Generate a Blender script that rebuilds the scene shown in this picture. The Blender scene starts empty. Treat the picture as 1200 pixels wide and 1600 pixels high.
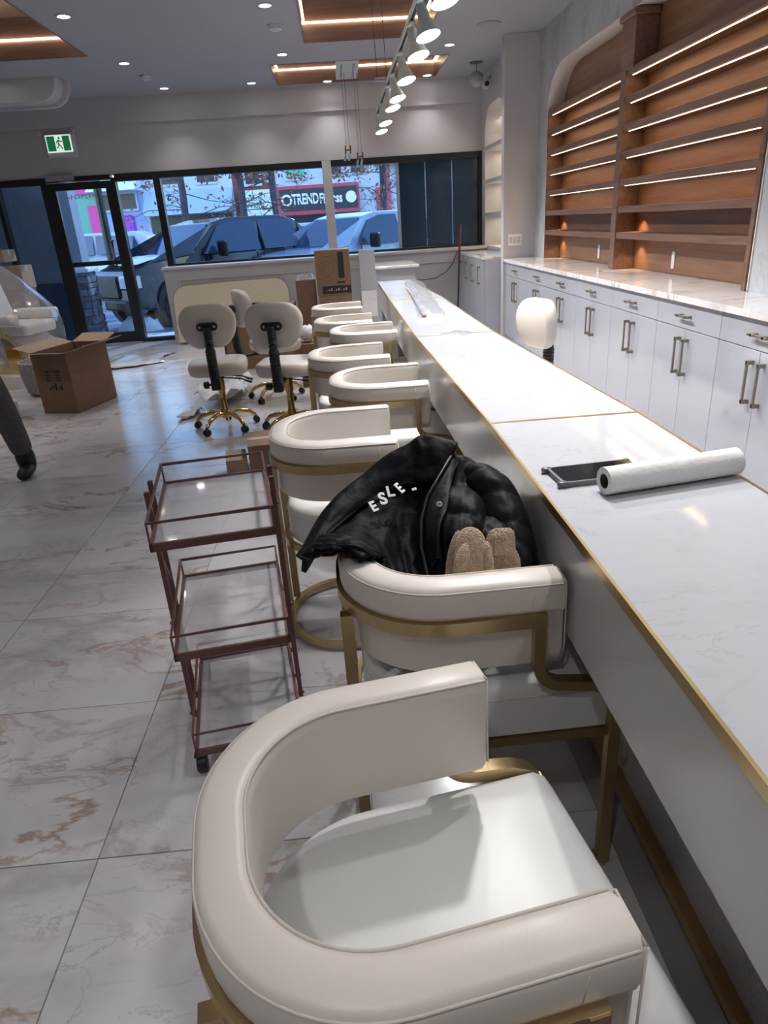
import bpy, bmesh, math, random
from mathutils import Vector, Matrix
PI = math.pi
C = bpy.context.scene.collection
S = bpy.context.scene
rnd = random.Random(7)

# ------------------------------------------------------------------ camera
cam_d = bpy.data.cameras.new('camera'); cam = bpy.data.objects.new('camera', cam_d); C.objects.link(cam)
f_px = 1050.0
vpx, vpy, slope = 526.0, 350.0, -0.067
d = Vector((vpx-600, vpy-800, f_px)).normalized()
e = Vector((vpx-600+1000, vpy-800+1000*slope, f_px))
n = d.cross(e).normalized()
if n.y > 0: n = -n
xw = d.cross(n).normalized()
if xw.x < 0: xw = -xw
# rows of W: world axes in camera image space (x right, y down, z forward)
W = Matrix((xw, d, n))
right = W @ Vector((1, 0, 0)); up = W @ Vector((0, -1, 0)); back = W @ Vector((0, 0, -1))
M = Matrix((right, up, back)).transposed().to_4x4()
M.translation = Vector((0, 0, 1.40))
cam.matrix_world = M
cam_d.sensor_fit = 'HORIZONTAL'; cam_d.sensor_width = 36.0; cam_d.lens = 36.0*f_px/1200.0
cam_d.clip_start = 0.02; cam_d.clip_end = 200
S.camera = cam

# ------------------------------------------------------------------ view, world, lights
S.view_settings.view_transform = 'Standard'; S.view_settings.look = 'None'
S.view_settings.gamma = 1.0; S.view_settings.use_curve_mapping = False
S.view_settings.exposure = 0.75
world = bpy.data.worlds.new('world'); S.world = world; world.use_nodes = True
wn = world.node_tree.nodes; wl = world.node_tree.links
bg = wn['Background']
sky = wn.new('ShaderNodeTexSky'); sky.sky_type = 'NISHITA'; sky.sun_disc = False
sky.sun_elevation = math.radians(42); sky.sun_rotation = math.radians(200); sky.air_density = 1.2; sky.dust_density = 0.3; sky.ozone_density = 2.6
wl.new(sky.outputs[0], bg.inputs[0]); bg.inputs[1].default_value = 0.33

def add_light(name, kind, loc, energy, color, rot=(0,0,0), **kw):
    l = bpy.data.lights.new(name, kind); l.energy = energy; l.color = color
    for k, v in kw.items(): setattr(l, k, v)
    o = bpy.data.objects.new(name, l); o.location = loc; o.rotation_euler = rot; C.objects.link(o); return o
sun = add_light('sun', 'SUN', (0, 30, 20), 1.6, (1.0, 0.97, 0.93), (math.radians(58), 0, math.radians(150)), angle=0.02)
COOL = (1.0, 0.975, 0.955); WARM = (1.0, 0.62, 0.30)
CEIL = 3.05
DOWN = [(x, y) for y in (8.33, 9.73) for x in (-2.03, -0.43, 1.31)]
DOWN = [(-2.03,6.62),(-0.43,6.62),(1.10,6.73),(-2.04,8.32),(-0.42,8.33),(1.33,8.33),(-1.96,9.73),(-0.90,9.73),(0.03,9.9),(1.29,9.9),
        (-3.6,4.9),(-2.03,1.5),(-2.03,-.3),(-3.6,1.5),(1.2,4.9),(1.2,3.2),(1.2,1.5),(1.2,-0.3),(-3.6,6.62),(-3.6,8.32),(-3.6,3.2),(-.43,-.6)]  # near left downlights: unseen, added to brighten the floor and bar front
P_DOWN = 11.0; P_TRACK = 11.0

# ------------------------------------------------------------------ materials
MT = {}
def newmat(name):
    m = bpy.data.materials.new(name); m.use_nodes = True
    return m, m.node_tree.nodes, m.node_tree.links, m.node_tree.nodes['Principled BSDF']
def mat(name, col, rough=0.5, metal=0.0, noise=0.0, scale=20, bump=0.0, bscale=80, coat=0.0, spec=0.5, emit=None, estr=0, trans=0, alpha=1, sheen=0, stretch=None):
    m, N, L, b = newmat(name)
    b.inputs['Base Color'].default_value = (*col, 1); b.inputs['Roughness'].default_value = rough
    b.inputs['Metallic'].default_value = metal; b.inputs['Coat Weight'].default_value = coat; b.inputs['Coat Roughness'].default_value = 0.05
    b.inputs['Specular IOR Level'].default_value = spec
    b.inputs['Transmission Weight'].default_value = trans; b.inputs['Alpha'].default_value = alpha
    b.inputs['Sheen Weight'].default_value = sheen
    if emit: b.inputs['Emission Color'].default_value = (*emit, 1); b.inputs['Emission Strength'].default_value = estr
    tc = N.new('ShaderNodeTexCoord'); src = tc.outputs['Object']
    if stretch:
        mp = N.new('ShaderNodeMapping'); mp.inputs['Scale'].default_value = stretch; L.new(src, mp.inputs[0]); src = mp.outputs[0]
    t = N.new('ShaderNodeTexNoise'); t.inputs['Scale'].default_value = scale; t.inputs['Detail'].default_value = 5; L.new(src, t.inputs['Vector'])
    r = N.new('ShaderNodeValToRGB'); L.new(t.outputs['Fac'], r.inputs[0])
    k = noise
    r.color_ramp.elements[0].position = .3; r.color_ramp.elements[1].position = .7
    r.color_ramp.elements[0].color = (*[c*(1-k) for c in col], 1); r.color_ramp.elements[1].color = (*[min(1, c*(1+k)) for c in col], 1)
    L.new(r.outputs[0], b.inputs['Base Color'])
    if bump:
        t2 = N.new('ShaderNodeTexNoise'); t2.inputs['Scale'].default_value = bscale; t2.inputs['Detail'].default_value = 3; L.new(src, t2.inputs['Vector'])
        bp = N.new('ShaderNodeBump'); bp.inputs['Strength'].default_value = bump; bp.inputs['Distance'].default_value = 0.01
        L.new(t2.outputs['Fac'], bp.inputs['Height']); L.new(bp.outputs[0], b.inputs['Normal'])
    MT[name] = m; return m
def marble(name, base, vein1, vein2, rough, scale=1.2, width=0.02, coat=0.0, amount=1.0, world_space=False):
    m, N, L, b = newmat(name)
    b.inputs['Roughness'].default_value = rough; b.inputs['Coat Weight'].default_value = coat; b.inputs['Coat Roughness'].default_value = 0.06
    if world_space:
        src = N.new('ShaderNodeNewGeometry').outputs['Position']
        oi = N.new('ShaderNodeObjectInfo'); ad = N.new('ShaderNodeVectorMath'); ad.operation = 'MULTIPLY_ADD'
        cb = N.new('ShaderNodeCombineXYZ')
        for i in range(3): L.new(oi.outputs['Random'], cb.inputs[i])
        ad.inputs[1].default_value = (37, 53, 19); L.new(cb.outputs[0], ad.inputs[0]); L.new(src, ad.inputs[2]); src = ad.outputs[0]
    else: src = N.new('ShaderNodeTexCoord').outputs['Object']
    mp = N.new('ShaderNodeMapping'); mp.inputs['Rotation'].default_value = (0.2, 0.3, 0.75); mp.inputs['Scale'].default_value = (1.0, 2.1, 1.3); L.new(src, mp.inputs[0])
    out = None
    def vein(sc, w, dist, col, prev, strength, seed):
        nz = N.new('ShaderNodeTexNoise'); nz.noise_dimensions = '4D'; nz.inputs['W'].default_value = seed
        nz.inputs['Scale'].default_value = sc; nz.inputs['Detail'].default_value = 7; nz.inputs['Roughness'].default_value = 0.62; nz.inputs['Distortion'].default_value = dist
        L.new(mp.outputs[0], nz.inputs['Vector'])
        s = N.new('ShaderNodeMath'); s.operation = 'SUBTRACT'; s.inputs[1].default_value = 0.5; L.new(nz.outputs['Fac'], s.inputs[0])
        a = N.new('ShaderNodeMath'); a.operation = 'ABSOLUTE'; L.new(s.outputs[0], a.inputs[0])
        r = N.new('ShaderNodeMapRange'); r.inputs['From Min'].default_value = 0; r.inputs['From Max'].default_value = w; r.inputs['To Min'].default_value = strength; r.inputs['To Max'].default_value = 0
        L.new(a.outputs[0], r.inputs[0])
        mk = N.new('ShaderNodeTexNoise'); mk.inputs['Scale'].default_value = sc*0.9; L.new(mp.outputs[0], mk.inputs['Vector'])
        mr = N.new('ShaderNodeMapRange'); mr.inputs['From Min'].default_value = 0.45; mr.inputs['From Max'].default_value = 0.62; L.new(mk.outputs['Fac'], mr.inputs[0])
        mu = N.new('ShaderNodeMath'); mu.operation = 'MULTIPLY'; L.new(r.outputs[0], mu.inputs[0]); L.new(mr.outputs[0], mu.inputs[1])
        mx = N.new('ShaderNodeMix'); mx.data_type = 'RGBA'; L.new(mu.outputs[0], mx.inputs['Factor'])
        if prev is None: mx.inputs['A'].default_value = (*base, 1)
        else: L.new(prev, mx.inputs['A'])
        mx.inputs['B'].default_value = (*col, 1)
        return mx.outputs['Result']
    o1 = vein(scale*0.8, width*4.5, 0.6, vein2, None, 0.55*amount, 1.0)
    o2 = vein(scale*1.3, width*1.6, 1.2, vein1, o1, 0.9*amount, 4.0)
    o3 = vein(scale*2.4, width*0.6, 1.6, vein2, o2, 0.8*amount, 9.0)
    L.new(o3, b.inputs['Base Color'])
    MT[name] = m; return m
def wood(name, c1, c2, rough=0.45, axis=1, sc=3.0):
    m, N, L, b = newmat(name); b.inputs['Roughness'].default_value = rough
    tc = N.new('ShaderNodeNewGeometry'); mp = N.new('ShaderNodeMapping'); s = [14*sc/3]*3; s[axis] = 0.9
    mp.inputs['Scale'].default_value = s; L.new(tc.outputs['Position'], mp.inputs[0])
    t = N.new('ShaderNodeTexNoise'); t.inputs['Scale'].default_value = 2.2; t.inputs['Detail'].default_value = 8; t.inputs['Distortion'].default_value = 0.6; L.new(mp.outputs[0], t.inputs['Vector'])
    r = N.new('ShaderNodeValToRGB'); r.color_ramp.elements[0].position = .3; r.color_ramp.elements[1].position = .72
    r.color_ramp.elements[0].color = (*c1, 1); r.color_ramp.elements[1].color = (*c2, 1)
    L.new(t.outputs['Fac'], r.inputs[0]); L.new(r.outputs[0], b.inputs['Base Color']); MT[name] = m; return m
def emis(name, col, s):
    m = bpy.data.materials.new(name); m.use_nodes = True; N = m.node_tree.nodes; L = m.node_tree.links
    N.remove(N['Principled BSDF']); em = N.new('ShaderNodeEmission'); em.inputs[0].default_value = (*col, 1); em.inputs[1].default_value = s
    L.new(em.outputs[0], N['Material Output'].inputs[0]); MT[name] = m; return m
def glassy(name, tint, refl=0.12, rough=0.0, haze=0.0):
    m = bpy.data.materials.new(name); m.use_nodes = True; N = m.node_tree.nodes; L = m.node_tree.links
    N.remove(N['Principled BSDF'])
    tr = N.new('ShaderNodeBsdfTransparent'); tr.inputs[0].default_value = (*tint, 1)
    gl = N.new('ShaderNodeBsdfGlossy'); gl.inputs['Roughness'].default_value = rough
    fr = N.new('ShaderNodeLayerWeight'); fr.inputs['Blend'].default_value = .5
    pw_ = N.new('ShaderNodeMath'); pw_.operation = 'POWER'; pw_.inputs[1].default_value = 4.0; L.new(fr.outputs['Facing'], pw_.inputs[0])
    ma = N.new('ShaderNodeMath'); ma.operation = 'MULTIPLY_ADD'; ma.inputs[1].default_value = .6; ma.inputs[2].default_value = refl*.4; L.new(pw_.outputs[0], ma.inputs[0])
    mx = N.new('ShaderNodeMixShader'); L.new(ma.outputs[0], mx.inputs[0]); L.new(tr.outputs[0], mx.inputs[1]); L.new(gl.outputs[0], mx.inputs[2])
    last = mx.outputs[0]
    if haze:
        df = N.new('ShaderNodeBsdfDiffuse'); df.inputs[0].default_value = (.8, .82, .85, 1)
        m2 = N.new('ShaderNodeMixShader'); m2.inputs[0].default_value = haze; L.new(last, m2.inputs[1]); L.new(df.outputs[0], m2.inputs[2]); last = m2.outputs[0]
    L.new(last, N['Material Output'].inputs[0]); MT[name] = m; return m

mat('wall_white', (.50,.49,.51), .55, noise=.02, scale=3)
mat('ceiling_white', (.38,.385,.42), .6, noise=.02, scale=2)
mat('trim_white', (.54,.535,.55), .35, noise=.02)
mat('black_metal', (.012,.013,.016), .35, noise=.2)
marble('floor_marble', (.53,.515,.53), (.29,.195,.145), (.29,.275,.28), .20, scale=1.0, width=.016, world_space=True)
mat('grout', (.38,.36,.36), .7, noise=.05)
marble('wall_marble', (.50,.52,.55), (.36,.37,.40), (.40,.42,.46), .16, scale=1.1, width=.05)
marble('counter_marble', (.74,.73,.74), (.42,.32,.26), (.50,.46,.45), .08, scale=1.3, width=.022)
marble('quartz', (.57,.585,.63), (.40,.40,.43), (.46,.47,.50), .07, scale=2.5, width=.008, amount=.6)
mat('leather', (.76,.71,.655), .38, noise=.02, scale=5, bump=.03, bscale=420)
mat('seat_leather', (.73,.73,.72), .38, noise=.02, scale=5, bump=.02, bscale=420)
mat('leather_seam', (.66,.60,.55), .5, noise=.05)
mat('gold_brushed', (.46,.35,.19), .32, metal=.9, noise=.06, bump=.05, bscale=300)
mat('gold_polished', (.80,.58,.22), .08, metal=1.0, noise=.03)
mat('gold_edge', (.42,.27,.12), .45, metal=.35, noise=.04)
mat('gold_trim', (.50,.38,.20), .30, metal=.85, noise=.05)
mat('gloss_white', (.40,.42,.475), .10, noise=.01, coat=.6)
mat('apron_white', (.56,.55,.56), .22, noise=.01)
mat('brushed_dark', (.30,.27,.20), .35, metal=.8, noise=.05)
wood('shelf_wood', (.15,.08,.052), (.24,.14,.095))
wood('shelf_back', (.22,.105,.055), (.33,.175,.095), axis=1)
wood('tray_wood', (.17,.105,.09), (.24,.155,.135), rough=.35, axis=0)
mat('outlet_white', (.85,.84,.82), .35)
mat('rose_metal', (.17,.085,.080), .42, metal=.25, noise=.06)
glassy('tray_glass', (.93,.88,.88), .14, .02)
glassy('window_glass', (.80,.90,1.0), .09)
glassy('cart_glass', (.93,.90,.91), .30, .05, haze=.26)  # white haze stands in for the ceiling reflected in the shelves
mat('black_plastic', (.012,.012,.014), .45, noise=.1)
mat('puffer', (.003,.0035,.006), .55, noise=.3, scale=8, bump=.4, bscale=28, spec=.14)
mat('puffer_lining', (.003,.0034,.005), .6, noise=.2, bump=.3, bscale=40, spec=.12)
mat('print_white', (.8,.8,.82), .5)
mat('fleece', (.62,.44,.29), .95, noise=.22, scale=120, bump=.9, bscale=260, sheen=.6)
mat('fur_brown', (.42,.27,.17), .95, noise=.3, scale=160, bump=1, bscale=300, sheen=.6)
mat('cardboard', (.22,.135,.088), .8, noise=.06, scale=15)
mat('cardboard_light', (.30,.21,.15), .8, noise=.06, scale=15)
mat('box_print', (.02,.018,.02), .6)
mat('packing_tape', (.45,.42,.38), .25, noise=.05)
mat('paper_white', (.88,.87,.86), .8, noise=.02, bump=.25, bscale=60)
mat('core_grey', (.09,.075,.07), .8)
mat('phone_glass', (.008,.008,.012), .08, coat=.5)
mat('phone_case', (.16,.16,.17), .3, noise=.05)
mat('phone_side', (.30,.22,.20), .3, metal=.6)
glassy('plastic_wrap', (.88,.90,.94), .22, .12, haze=.10)
glassy('clear_film', (.93,.95,.97), .2, .08, haze=.10)
mat('foam_cream', (.62,.56,.42), .8, noise=.04)
mat('jeans_grey', (.10,.10,.11), .9, noise=.2, scale=60, bump=.4)
mat('sweater', (.05,.055,.07), .9, noise=.2, scale=60)
mat('boot_dark', (.012,.015,.022), .5, noise=.2)
mat('skin', (.42,.24,.17), .55); mat('hair', (.02,.014,.01), .6)
mat('navy_film', (.020,.048,.090), .12, noise=.15, scale=2)
mat('ext_bluegrey', (.30,.35,.43), .7, noise=.06, scale=3)
mat('ext_navy', (.05,.08,.12), .5, noise=.1, scale=3)
mat('ext_light', (.26,.32,.42), .8, noise=.08, scale=5)
mat('stone_a', (.20,.23,.27), .85, noise=.35, scale=12, bump=.6); mat('stone_b', (.11,.13,.16), .85, noise=.35, scale=12, bump=.6)
mat('snow', (.78,.83,.92), .7, noise=.05, bump=.6, bscale=6)
mat('asphalt', (.22,.25,.30), .8, noise=.6, scale=2, bump=.4)
mat('truck_navy', (.012,.022,.045), .18, coat=.8, noise=.1); mat('truck_blue', (.42,.55,.72), .25, coat=.7, noise=.05)
mat('car_white', (.62,.68,.74), .3, coat=.5)
mat('car_glass', (.03,.07,.14), .06, noise=.1, coat=.6); mat('tyre', (.012,.012,.014), .8); mat('chrome', (.6,.62,.65), .15, metal=1)
mat('bark', (.13,.11,.12), .9, noise=.3, bump=.6); mat('dry_leaf', (.42,.22,.12), .8, noise=.4, scale=6)
mat('brick_red', (.20,.055,.045), .85, noise=.25, scale=20); mat('sign_dark', (.03,.028,.035), .5); mat('sign_red', (.50,.06,.09), .5)
mat('sign_pale', (.62,.72,.68), .5); mat('sign_ink', (.05,.12,.11), .5); mat('stucco', (.50,.56,.62), .8, noise=.05)
mat('awning_grey', (.36,.46,.58), .7); mat('shop_dark', (.02,.022,.03), .3); mat('green_paint', (.16,.42,.30), .7); mat('pink_paint', (.75,.08,.30), .7)
mat('violet_paint', (.40,.08,.55), .7); mat('blue_paint', (.04,.12,.40), .7); mat('lilac_wall', (.34,.40,.62), .8); mat('gold_letter', (.55,.42,.18), .4)
mat('exit_green', (.01,.16,.07), .5, emit=(.01,.22,.09), estr=.25); mat('exit_white', (.8,.85,.82), .5, emit=(.8,.9,.85), estr=.45); mat('exit_body', (.55,.55,.58), .4)
mat('red_stick', (.12,.004,.012), .35); mat('cable', (.02,.02,.02), .5)
mat('grey_vent', (.33,.33,.35), .5, noise=.1); mat('arch_cream', (.80,.73,.66), .5, noise=.02); mat('niche_cream', (.74,.71,.62), .6)
mat('cloth_white', (.66,.66,.70), .8, noise=.05, bump=.5)
mat('brown_seat', (.20,.12,.07), .5)
mat('grey_gravel', (.30,.28,.28), .9, noise=.5, scale=90)
mat('kick_and_shade_grey', (.24,.23,.23), .35, noise=.12, scale=5)
emis('led_lamp', (1.0,.97,.93), 14.0); emis('track_lamp', (1.0,.99,.97), 9.0); emis('led_strip', (1.0,.70,.46), 3.5)
emis('led_cove', (1.0,.76,.50), 5.5)
mat('lamp_white', (.50,.58,.58), .35, noise=.02); mat('wire', (.06,.055,.06), .4)
mat('crystal', (.45,.6,.8), .1, coat=1, noise=.3, scale=40)

# ------------------------------------------------------------------ helpers
def nb(): return bmesh.new()
def box(bm, x0, x1, y0, y1, z0, z1, bev=0, rot=None, seg=1):
    r = bmesh.ops.create_cube(bm, size=1.0); vs = r['verts']
    c = Vector(((x0+x1)/2, (y0+y1)/2, (z0+z1)/2))
    for v in vs: v.co = Vector((v.co.x*(x1-x0), v.co.y*(y1-y0), v.co.z*(z1-z0)))
    if bev:
        es = list({ed for v in vs for ed in v.link_edges})
        rr = bmesh.ops.bevel(bm, geom=es, offset=bev, segments=seg, affect='EDGES', profile=.7)
        vs = list({v for fc in rr['faces'] for v in fc.verts} | {v for v in vs if v.is_valid})
    for v in vs:
        if rot is not None: v.co = rot @ v.co
        v.co += c
    return vs
def prism(bm, pts, z0, z1, axis='z'):
    """polygon outline extruded; pts are (a,b) pairs; axis z: (x,y), axis y: (x,z), axis x: (y,z)"""
    def mk(a, b, h): return {'z': (a, b, h), 'y': (a, h, b), 'x': (h, a, b)}[axis]
    lo = [bm.verts.new(mk(a, b, z0)) for a, b in pts]; hi = [bm.verts.new(mk(a, b, z1)) for a, b in pts]
    n_ = len(pts); bm.faces.new(lo[::-1]); bm.faces.new(hi)
    for i in range(n_): bm.faces.new((lo[i], lo[(i+1) % n_], hi[(i+1) % n_], hi[i]))
    return lo+hi
def lathe(bm, prof, seg=16, c=(0,0,0), axis='z', cap=True):
    rings = []
    for r, h in prof:
        ring = []
        for i in range(seg):
            a = 2*PI*i/seg; p = (r*math.cos(a), r*math.sin(a), h)
            if axis == 'x': p = (h, p[0], p[1])
            if axis == 'y': p = (p[0], h, p[1])
            ring.append(bm.verts.new((p[0]+c[0], p[1]+c[1], p[2]+c[2])))
        rings.append(ring)
    for a, b in zip(rings, rings[1:]):
        for i in range(seg): bm.faces.new((a[i], a[(i+1) % seg], b[(i+1) % seg], b[i]))
    if cap: bm.faces.new(rings[0][::-1]); bm.faces.new(rings[-1])
def tube(bm, pts, r, seg=8, closed=False, rect=None, upv=Vector((0,0,1))):
    """sweep a circle (or rect=(w,h)) along a polyline"""
    pts = [Vector(p) for p in pts]; n_ = len(pts); rings = []
    for i, p in enumerate(pts):
        if closed: t = (pts[(i+1) % n_]-pts[i-1]).normalized(); a1 = (pts[i]-pts[i-1]).normalized()
        else:
            t = (pts[min(i+1, n_-1)]-pts[max(i-1, 0)]).normalized(); a1 = (pts[i]-pts[max(i-1,0)]).normalized() if i else t
        u = upv - t*upv.dot(t)
        if u.length < 1e-3: u = Vector((1,0,0)) - t*t.x
        u.normalize(); s = t.cross(u).normalized()
        rr = r[i] if isinstance(r, (list, tuple)) else r
        k = 1.0/max(0.5, abs(t.dot(a1))) if rect else 1
        if rect:
            w, h = rect; ring = [bm.verts.new(p+s*a*w/2*k+u*b*h/2*k) for a, b in ((-1,-1),(1,-1),(1,1),(-1,1))]
        else: ring = [bm.verts.new(p+(s*math.cos(2*PI*j/seg)+u*math.sin(2*PI*j/seg))*rr) for j in range(seg)]
        rings.append(ring)
    m_ = len(rings[0])
    prs = list(zip(rings, rings[1:])) + ([(rings[-1], rings[0])] if closed else [])
    for a, b in prs:
        for j in range(m_): bm.faces.new((a[j], a[(j+1) % m_], b[(j+1) % m_], b[j]))
    if not closed: bm.faces.new(rings[0][::-1]); bm.faces.new(rings[-1])
def ell(bm, c, r, seg=16, rot=None):
    res = bmesh.ops.create_uvsphere(bm, u_segments=seg, v_segments=max(6, seg//2), radius=1)
    for v in res['verts']:
        p = Vector((v.co.x*r[0], v.co.y*r[1], v.co.z*r[2]))
        if rot is not None: p = rot @ p
        v.co = p+Vector(c)
    return res['verts']
def grid(bm, rows):
    V = [[bm.verts.new(p) for p in r] for r in rows]
    for a, b in zip(V, V[1:]):
        for i in range(len(a)-1): bm.faces.new((a[i], a[i+1], b[i+1], b[i]))
    return V
def obj(name, bm, m, parent=None, smooth=None, loc=None, mods=()):
    bmesh.ops.recalc_face_normals(bm, faces=bm.faces)
    me = bpy.data.meshes.new(name); bm.to_mesh(me); bm.free()
    me.materials.append(MT[m])
    if smooth is not None:
        for p in me.polygons: p.use_smooth = True
        if smooth < 180:
            try: me.set_sharp_from_angle(angle=math.radians(smooth))
            except Exception: pass
    o = bpy.data.objects.new(name, me); C.objects.link(o)
    if parent is not None: o.parent = parent
    if loc is not None: o.location = loc
    for md in mods:
        k = dict(md); t = k.pop('type'); q = o.modifiers.new(t.lower(), t)
        for a, v in k.items(): setattr(q, a, v)
    return o
def thing(name, label, cat, loc=(0,0,0), rz=0, group=None):
    o = bpy.data.objects.new(name, None); C.objects.link(o); o.empty_display_size = .05
    o.location = loc; o.rotation_euler = (0, 0, rz); o['label'] = label; o['category'] = cat
    if group: o['group'] = group
    return o
def tag(o, label, cat, group=None, kind=None):
    o['label'] = label; o['category'] = cat
    if group: o['group'] = group
    if kind: o['kind'] = kind
    return o
def struct(name, bm, m, label, cat='wall', parent=None, smooth=None):
    o = obj(name, bm, m, parent, smooth)
    if parent is None: o['kind'] = 'structure'; o['label'] = label; o['category'] = cat
    return o
def kids(o): return [c for c in bpy.data.objects if c.parent == o]
def dup(root, loc, rz=0, label=None):
    km = {}
    for ob in bpy.data.objects:
        if ob.parent: km.setdefault(ob.parent.name, []).append(ob)
    r = root.copy(); C.objects.link(r); r.location = loc; r.rotation_euler = (0,0,rz)
    if label: r['label'] = label
    for ch in km.get(root.name, []):
        c = ch.copy(); C.objects.link(c); c.parent = r
        for g in km.get(ch.name, []):
            q = g.copy(); C.objects.link(q); q.parent = c
    return r
def text(body, size, m, name, parent, loc, rot, extrude=.002, align='CENTER', bold=0.0, sx=1.0):
    cu = bpy.data.curves.new(name, 'FONT'); cu.body = body; cu.size = size; cu.extrude = extrude; cu.align_x = align; cu.align_y = 'CENTER'; cu.offset = bold
    to = bpy.data.objects.new('tmp_text', cu); C.objects.link(to)
    dg = bpy.context.evaluated_depsgraph_get(); me = bpy.data.meshes.new_from_object(to.evaluated_get(dg))
    bpy.data.objects.remove(to); bpy.data.curves.remove(cu)
    for v in me.vertices: v.co.x *= sx
    me.materials.clear(); me.materials.append(MT[m])
    o = bpy.data.objects.new(name, me); C.objects.link(o); o.parent = parent; o.location = loc; o.rotation_euler = rot
    return o
def arc(cx, cy, rx, ry, a0, a1, n_): return [(cx+rx*math.cos(math.radians(a0+(a1-a0)*i/n_)), cy+ry*math.sin(math.radians(a0+(a1-a0)*i/n_))) for i in range(n_+1)]
def rrect(x0, x1, y0, y1, r, n_=6):
    return arc(x1-r, y0+r, r, r, -90, 0, n_)+arc(x1-r, y1-r, r, r, 0, 90, n_)+arc(x0+r, y1-r, r, r, 90, 180, n_)+arc(x0+r, y0+r, r, r, 180, 270, n_)
def holes(bm, x0, x1, y0, y1, z0, z1, hs):
    xs = sorted({x0, x1, *[v for h in hs for v in h[:2]]}); ys = sorted({y0, y1, *[v for h in hs for v in h[2:]]})
    xs = [v for v in xs if x0 <= v <= x1]; ys = [v for v in ys if y0 <= v <= y1]
    for xa, xb in zip(xs, xs[1:]):
        for ya, yb in zip(ys, ys[1:]):
            cx, cy = (xa+xb)/2, (ya+yb)/2
            if any(h[0] < cx < h[1] and h[2] < cy < h[3] for h in hs): continue
            box(bm, xa, xb, ya, yb, z0, z1)

# ================================================================== ROOM SHELL
XL, XR, YB, YF = -6.2, 2.45, -2.2, 10.2
TW, TD = 0.682, 0.60
bm = nb(); box(bm, XL-.2, XR+.2, YB-.2, YF+.15, -.12, -.006); floor = struct('floor', bm, 'grout', 'polished pale marble tile floor with fine grout joints', 'floor')
tile_cache = {}
iy = -3
while True:
    y0 = 1.232+iy*TD
    if y0 > YF+.1: break
    ix = -8
    while True:
        x0 = -0.715+ix*TW
        if x0 > XR: break
        xa, xb, ya, yb = max(x0, XL), min(x0+TW, XR), max(y0, YB), min(y0+TD, YF+.1)
        if xb-xa > .03 and yb-ya > .03:
            key = (round(xb-xa, 3), round(yb-ya, 3))
            if key not in tile_cache:
                bm = nb(); box(bm, -key[0]/2+.0014, key[0]/2-.0014, -key[1]/2+.0014, key[1]/2-.0014, -.012, 0, bev=.001)
                o = obj('tile', bm, 'floor_marble', floor); tile_cache[key] = o.data
            else:
                o = bpy.data.objects.new('tile', tile_cache[key]); C.objects.link(o); o.parent = floor
            o.location = ((xa+xb)/2, (ya+yb)/2, 0)
        ix += 1
    iy += 1
# ceiling with three tray recesses
TR = [(-.60, 1.41, 8.80, 10.0), (-.18, 1.04, 4.5, 7.93), (-4.3, -2.28, 4.5, 7.96)]
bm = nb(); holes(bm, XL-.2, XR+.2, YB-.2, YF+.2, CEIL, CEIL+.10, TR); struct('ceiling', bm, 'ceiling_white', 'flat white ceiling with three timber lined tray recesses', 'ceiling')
for k, (x0, x1, y0, y1) in enumerate(TR):
    t = thing('ceiling_tray', ['timber lined ceiling tray nearest the street windows', 'long timber lined ceiling tray above the track lights', 'timber lined ceiling tray at upper left of the room'][k], 'ceiling tray', (0,0,CEIL), 0, 'lit ceiling trays')
    h = .34; w = .02; bm = nb(); box(bm, x0-w, x1+w, y0-w, y1+w, h, h+.02); obj('tray_top', bm, 'tray_wood', t)
    x0 += .001; x1 -= .001; y0 += .001; y1 -= .001; w = .012
    for a in ((x0, x0+w, y0, y1), (x1-w, x1, y0, y1), (x0+w, x1-w, y0, y0+w), (x0+w, x1-w, y1-w, y1)):
        bm = nb(); box(bm, *a, -.004, h); obj('tray_side', bm, 'tray_wood', t)
    x0 += w; x1 -= w; y0 += w; y1 -= w
    for a in ((x0+.006, x0+.018, y0, y1), (x1-.018, x1-.006, y0, y1), (x0, x1, y1-.018, y1-.006), (x0, x1, y0+.006, y0+.018)):
        bm = nb(); box(bm, *a, .150, .166); obj('led_strip', bm, 'led_cove', t)
# walls
bm = nb(); box(bm, XL-.15, XL, YB, YF+.2, 0, CEIL); struct('wall_left', bm, 'wall_white', 'plain white left wall')
bm = nb(); box(bm, XL, XR, YB-.15, YB, 0, CEIL); struct('wall_back', bm, 'wall_white', 'plain white wall behind the viewer')
bm = nb(); box(bm, XL, XR, YF, YF+.18, 2.19, 2.76); box(bm, XL, XR, YF-.05, YF+.18, 2.76, CEIL)
struct('wall_front', bm, 'wall_white', 'white wall band above the shopfront windows')
# marble wall on the right with display alcove opening (rounded top)
XW, XBK = 2.20, 2.36
def arch_outline(y0, y1, z0, z1, ry, rz, n_=10):
    return [(y0, z0)]+[(y0+ry-ry*math.cos(a), z1-rz+rz*math.sin(a)) for a in [PI/2*i/n_ for i in range(n_+1)]]+[(y1-ry+ry*math.sin(a), z1-rz+rz*math.cos(a)) for a in [PI/2*i/n_ for i in range(n_+1)]]+[(y1, z0)]
ALC = arch_outline(3.70, 7.64, .93, 2.665, .50, .34)
wr = None
ys = [YB, -1.0, .2, 1.4, 2.6, 3.70]
bm = nb(); box(bm, XBK+.02, XBK+.12, YB, 8.0, 0, CEIL); wr = struct('wall_right', bm, 'wall_marble', 'grey marble clad right wall around the shelving alcove')
def panel(bm): return obj('panel', bm, 'wall_marble', wr)
for a, b in zip(ys, ys[1:]):
    bm = nb(); box(bm, XW, XBK+.02, a+.002, b-.002, 0, CEIL, bev=.002); panel(bm)
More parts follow.
